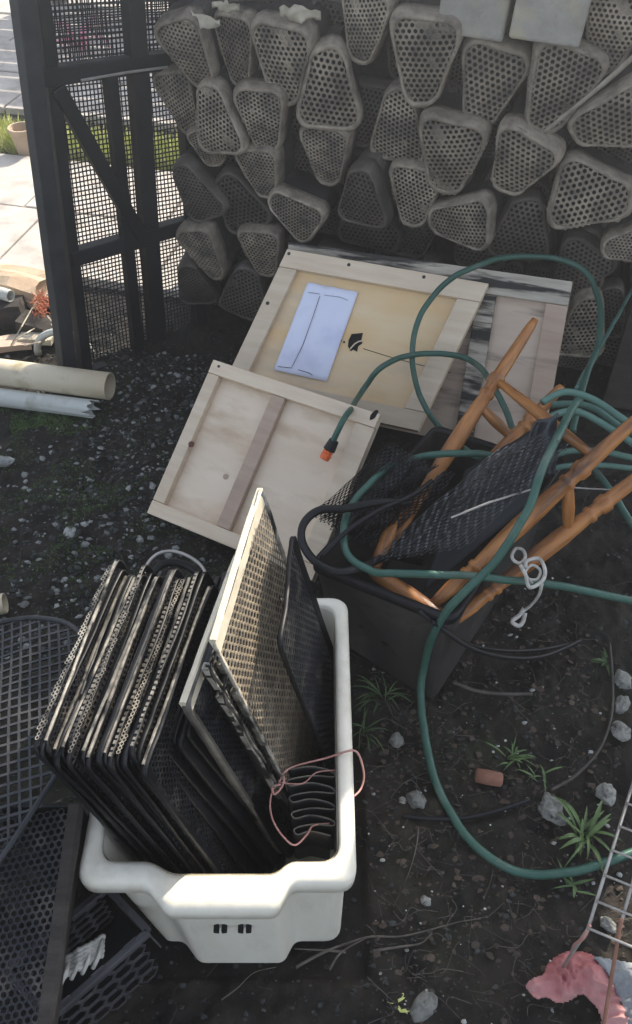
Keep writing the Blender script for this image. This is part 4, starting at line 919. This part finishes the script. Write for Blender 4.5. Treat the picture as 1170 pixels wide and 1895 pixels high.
def weed(px, py, n, L, label, w=.004, m='leaf', spread=1.0, up=.6, z=0):
    c_ = U(px, py, z); b = MB()
    for i in range(n):
        a = rs.uniform(0, 6.3); l = L*rs.uniform(.5, 1.1); d = Vector((math.cos(a)*spread, math.sin(a)*spread, 0)); k = 6; w0 = w*rs.uniform(.6, 1.2); side = Vector((-d.y, d.x, 0)).normalized()
        hh = up*rs.uniform(.5, 1.1); vs = []; o_ = c_ + Vector((rs.uniform(-.01,.01), rs.uniform(-.01,.01), 0))
        for j in range(k+1):
            t = j/k; p_ = o_ + d*l*t + Vector((0,0, l*hh*(t*1.6 - t*t*1.3))) ; ww = w0*math.sin(math.pi*(.12+.88*t))**.8 if j < k else 0.0002
            vs += [p_ - side*ww, p_ + Vector((0,0,-w0*.35)), p_ + side*ww]
        b.add(vs, [(3*j, 3*j+1, 3*j+4, 3*j+3) for j in range(k)] + [(3*j+1, 3*j+2, 3*j+5, 3*j+4) for j in range(k)])
    o = b.build('weed', M[m], smooth=True, label=label, cat='weed'); return o
weed(1078,1548,22,.08,'leafy weed with long blades beside the wire rack',.0035, up=.9)
weed(1060,1640,7,.045,'few drooping leaves under the hose near the rack',.003, up=.4)
weed(945,1408,14,.05,'small green weed sprouting inside the big hose loop',.0022, up=.9)
weed(708,1290,20,.075,'tangle of thin green grass between bin and tub',.0018, up=.9)
weed(672,1352,12,.06,'thin grass blades against the right side of the bin',.0016, up=.8)
weed(1120,1225,8,.04,'tiny green plant above the three white stones',.004, up=.8)
weed(1000,1440,9,.04,'thin dark sprigs right of the brick fragment',.002, up=.8)
weed(735,1860,6,.02,'very small yellowish seedling by the flat grey stone',.003, 'grassb')
for i in range(11):
    pass
# moss patches
b = MB()
for _ in range(16000):
    if rs.random() < .3: q = U(rs.gauss(75, 50), rs.gauss(778, 16), 0)
    else: q = U(rs.gauss(150, 130), rs.gauss(930, 110), 0)
    if noise.noise(Vector((q.x*9, q.y*9, 0))) < 0: continue
    x, y = q.x, q.y
    if -.36 < x < .09 and y < .96: continue
    z = gz(x, y); s = rs.uniform(.0012, .0035); a = rs.uniform(0, 6.3)
    d = Vector((math.cos(a), math.sin(a), 0))*s; e_ = Vector((-d.y, d.x, 0))*.5
    b.add([Vector((x,y,z)) - d, Vector((x,y,z)) + e_, Vector((x,y,z+s*1.4)) + d, Vector((x,y,z+s*.8)) - e_], [(0,1,2,3)])
b.build('moss', M['moss'], label='green moss and tiny leaves on the soil at the left', cat='moss', kind='stuff')

# ------------------------------------------------------------------ background beyond the gate
b = MB()
for _ in range(16000):
    x = rs.uniform(-3.4, .6); y = rs.uniform(3.30, 3.50) + x*-.25; s = rs.uniform(.03, .10); a = rs.uniform(0, 6.3)
    p0 = Vector((x, y, -.01)); p1 = p0 + Vector((math.cos(a)*s*.5, math.sin(a)*s*.5, s)); sd = Vector((-math.sin(a), math.cos(a), 0))*.003
    b.add([p0-sd, p0+sd, (p0+p1)/2 + Vector((0,0,s*.15)) + sd*.8, p1], [(0,1,2,3)])
b.build('grass', M['grassb'], label='strip of sunlit grass between the slabs beyond the gate', cat='grass', kind='stuff')
# slatted fence in the far background
fe = empty('slat_fence', Vector((-1.2, 5.6, 0)), 'dark slatted fence across the yard behind the gate', 'fence')
Ff = frame(Vector((-2.55, 6.0, 0)), Vector((1, -.22, 0)), Vector((0,0,1)))
b = MB()
for j in range(9): b.box(Ff, .9, 4.6, .06+j*.135, .06+j*.135+.105, -.012, .012)
b.build('slats', M['timber'], fe)
for i in range(4): MB().box(Ff, .95+i*1.15, 1.03+i*1.15, -.02, 1.35, .013, .07).build('fence_post', M['timber'], fe)
# clay pot beside the gate post
p_ = U(52,285,0); b = MB(); k = 20
b.loft([[p_ + Vector((r_*math.cos(i*2*math.pi/k), r_*math.sin(i*2*math.pi/k), z)) for i in range(k)] for r_, z in ((.04,0),(.052,.10),(.058,.102),(.058,.118),(.05,.118),(.045,.08),(.0,.07))], caps=False)
recalc(b.build('clay_pot', M['terra'], smooth=False, label='tan clay pot standing on the slabs just left of the gate post', cat='pot'))
weed(150,95,14,.25,'pink flowering plant seen through the top of the gate mesh',.012,'pinkflower',up=1.3)
# rubble beside the gate foot
def slabbit(px, py, L, w_, t, rot, m, name, label, cat, z=.0, tilt=0.0, group='rubble pieces by the gate foot'):
    c_ = U(px, py, z); Mx = Matrix.Translation(c_ + Vector((0,0,t/2))) @ Matrix.Rotation(R(rot), 4, 'Z') @ Matrix.Rotation(tilt, 4, 'Y')
    bm = bmesh.new(); bmesh.ops.create_cube(bm, size=1); bmesh.ops.subdivide_edges(bm, edges=bm.edges, cuts=3, use_grid_fill=True)
    for v in bm.verts:
        v.co = Vector((v.co.x*L, v.co.y*w_, v.co.z*t)); q = v.co*14 + Vector((px*.1, py*.1, 0)); v.co += noise.noise_vector(q)*min(L, w_, t*2)*.16
    me = bpy.data.meshes.new(name); bm.to_mesh(me); bm.free(); me.materials.append(M[m]); o = bpy.data.objects.new(name, me); COL.objects.link(o); o.matrix_basis = Mx; return tag(o, label, cat, group)
slabbit(40,545,.17,.13,.07,-14,'terra','terracotta_block','tan terracotta block beside the gate post',"block",.03,.12)
slabbit(15,595,.13,.09,.08,5,'timber','dark_block','dark broken block under the tan terracotta one',"block")
slabbit(85,612,.17,.08,.035,-10,'timber','slate_piece','dark slate slab leaning at the gate foot',"slab",.01,.15)
slabbit(20,640,.14,.07,.02,12,'plyw','wood_offcut','flat pale offcut behind the cream pipe',"offcut")
slabbit(70,632,.11,.04,.018,-6,'straw','wood_offcut','small straw coloured offcut below the slate slab',"offcut",.01)
slabbit(100,562,.05,.045,.04,30,'slab','rubble_lump','whitish rubble lump right of the red netting',"rubble")
slabbit(112,590,.04,.035,.03,60,'stone','rubble_lump','small grey lump against the gate post foot',"rubble")
pipe(U(-40,530,.1), U(20,548,.10), .02, .003, 'pvcgrey', 'thin pale pipe stub on top of the rubble at the left edge', 'plastic_pipe').data.shade_smooth()
b = MB()
for _ in range(150):
    q = U(76+rs.gauss(0,6), 562+rs.gauss(0,12), .05+rs.uniform(0,.045)); v = Vector((rs.gauss(0,1), rs.gauss(0,1), rs.gauss(0,1))).normalized()*.022
    b.tube([q, q+v*.5+Vector((0,0,.004)), q+v], .0012, 4)
b.build('red_netting', M['netting'], label='tangled orange red netting on the rubble', cat='netting')
b = MB()
for (x0, y0, x1, y1) in ((60,570,20,640),(95,600,125,632),(88,585,118,622),(30,628,70,604),(45,640,95,628)): b.tube([U(x0,y0,.07), U((x0+x1)/2,(y0+y1)/2,.075), U(x1,y1,.03)], .0022, 5)
b.build('straw_bits', M['straw'], label='few pale dry stalks sticking out of the rubble', cat='stalks')
P = [U(120,655,.0)+Vector((.085*math.cos(a), .02*math.sin(a)*0, .085*math.sin(a))) for a in [math.pi*i/16 for i in range(17)]]
MB().tube(P, .012, 8).build('half_hoop', M['pvcgrey'], smooth=True, label='grey half buried hoop right behind the cream pipe', cat='hoop')
# dark panel and cane at the right edge
ce_ = MB(); Mx = frame(U(1085,800,.0), WU, Vector((0,0,1))) ; a_ = WL(1092,770,.06); w_ = .25
Mx = frame(Vector((a_.x, a_.y, .0)), WU, Vector((0,.12,1))); bevel(MB().box(Mx, .02, .40, 0, .32, -.012, .012).build('dark_board', M['timber'], label='dark brown board standing at the right edge behind the hose coil', cat='board'), .002)

# ------------------------------------------------------------------ thin haze volume, added to stand in for lens glare
hz_ = MB().box(Matrix.Identity(4), -62, 62, -27, 122, -1.1, 2.3).build('haze', None or M['hole'], kind='stuff')
hm = bpy.data.materials.new('haze'); hm.use_nodes = True; t = hm.node_tree; t.nodes.remove(t.nodes['Principled BSDF'])
pvn = t.nodes.new('ShaderNodeVolumePrincipled'); pvn.inputs['Density'].default_value = .042; pvn.inputs['Color'].default_value = (.95,.97,1,1); pvn.inputs['Anisotropy'].default_value = .8
t.links.new(pvn.outputs[0], t.nodes['Material Output'].inputs['Volume']); hz_.data.materials.clear(); hz_.data.materials.append(hm)
hz_['label'] = 'thin bright haze added in the air to stand in for lens glare'; hz_['category'] = 'haze'
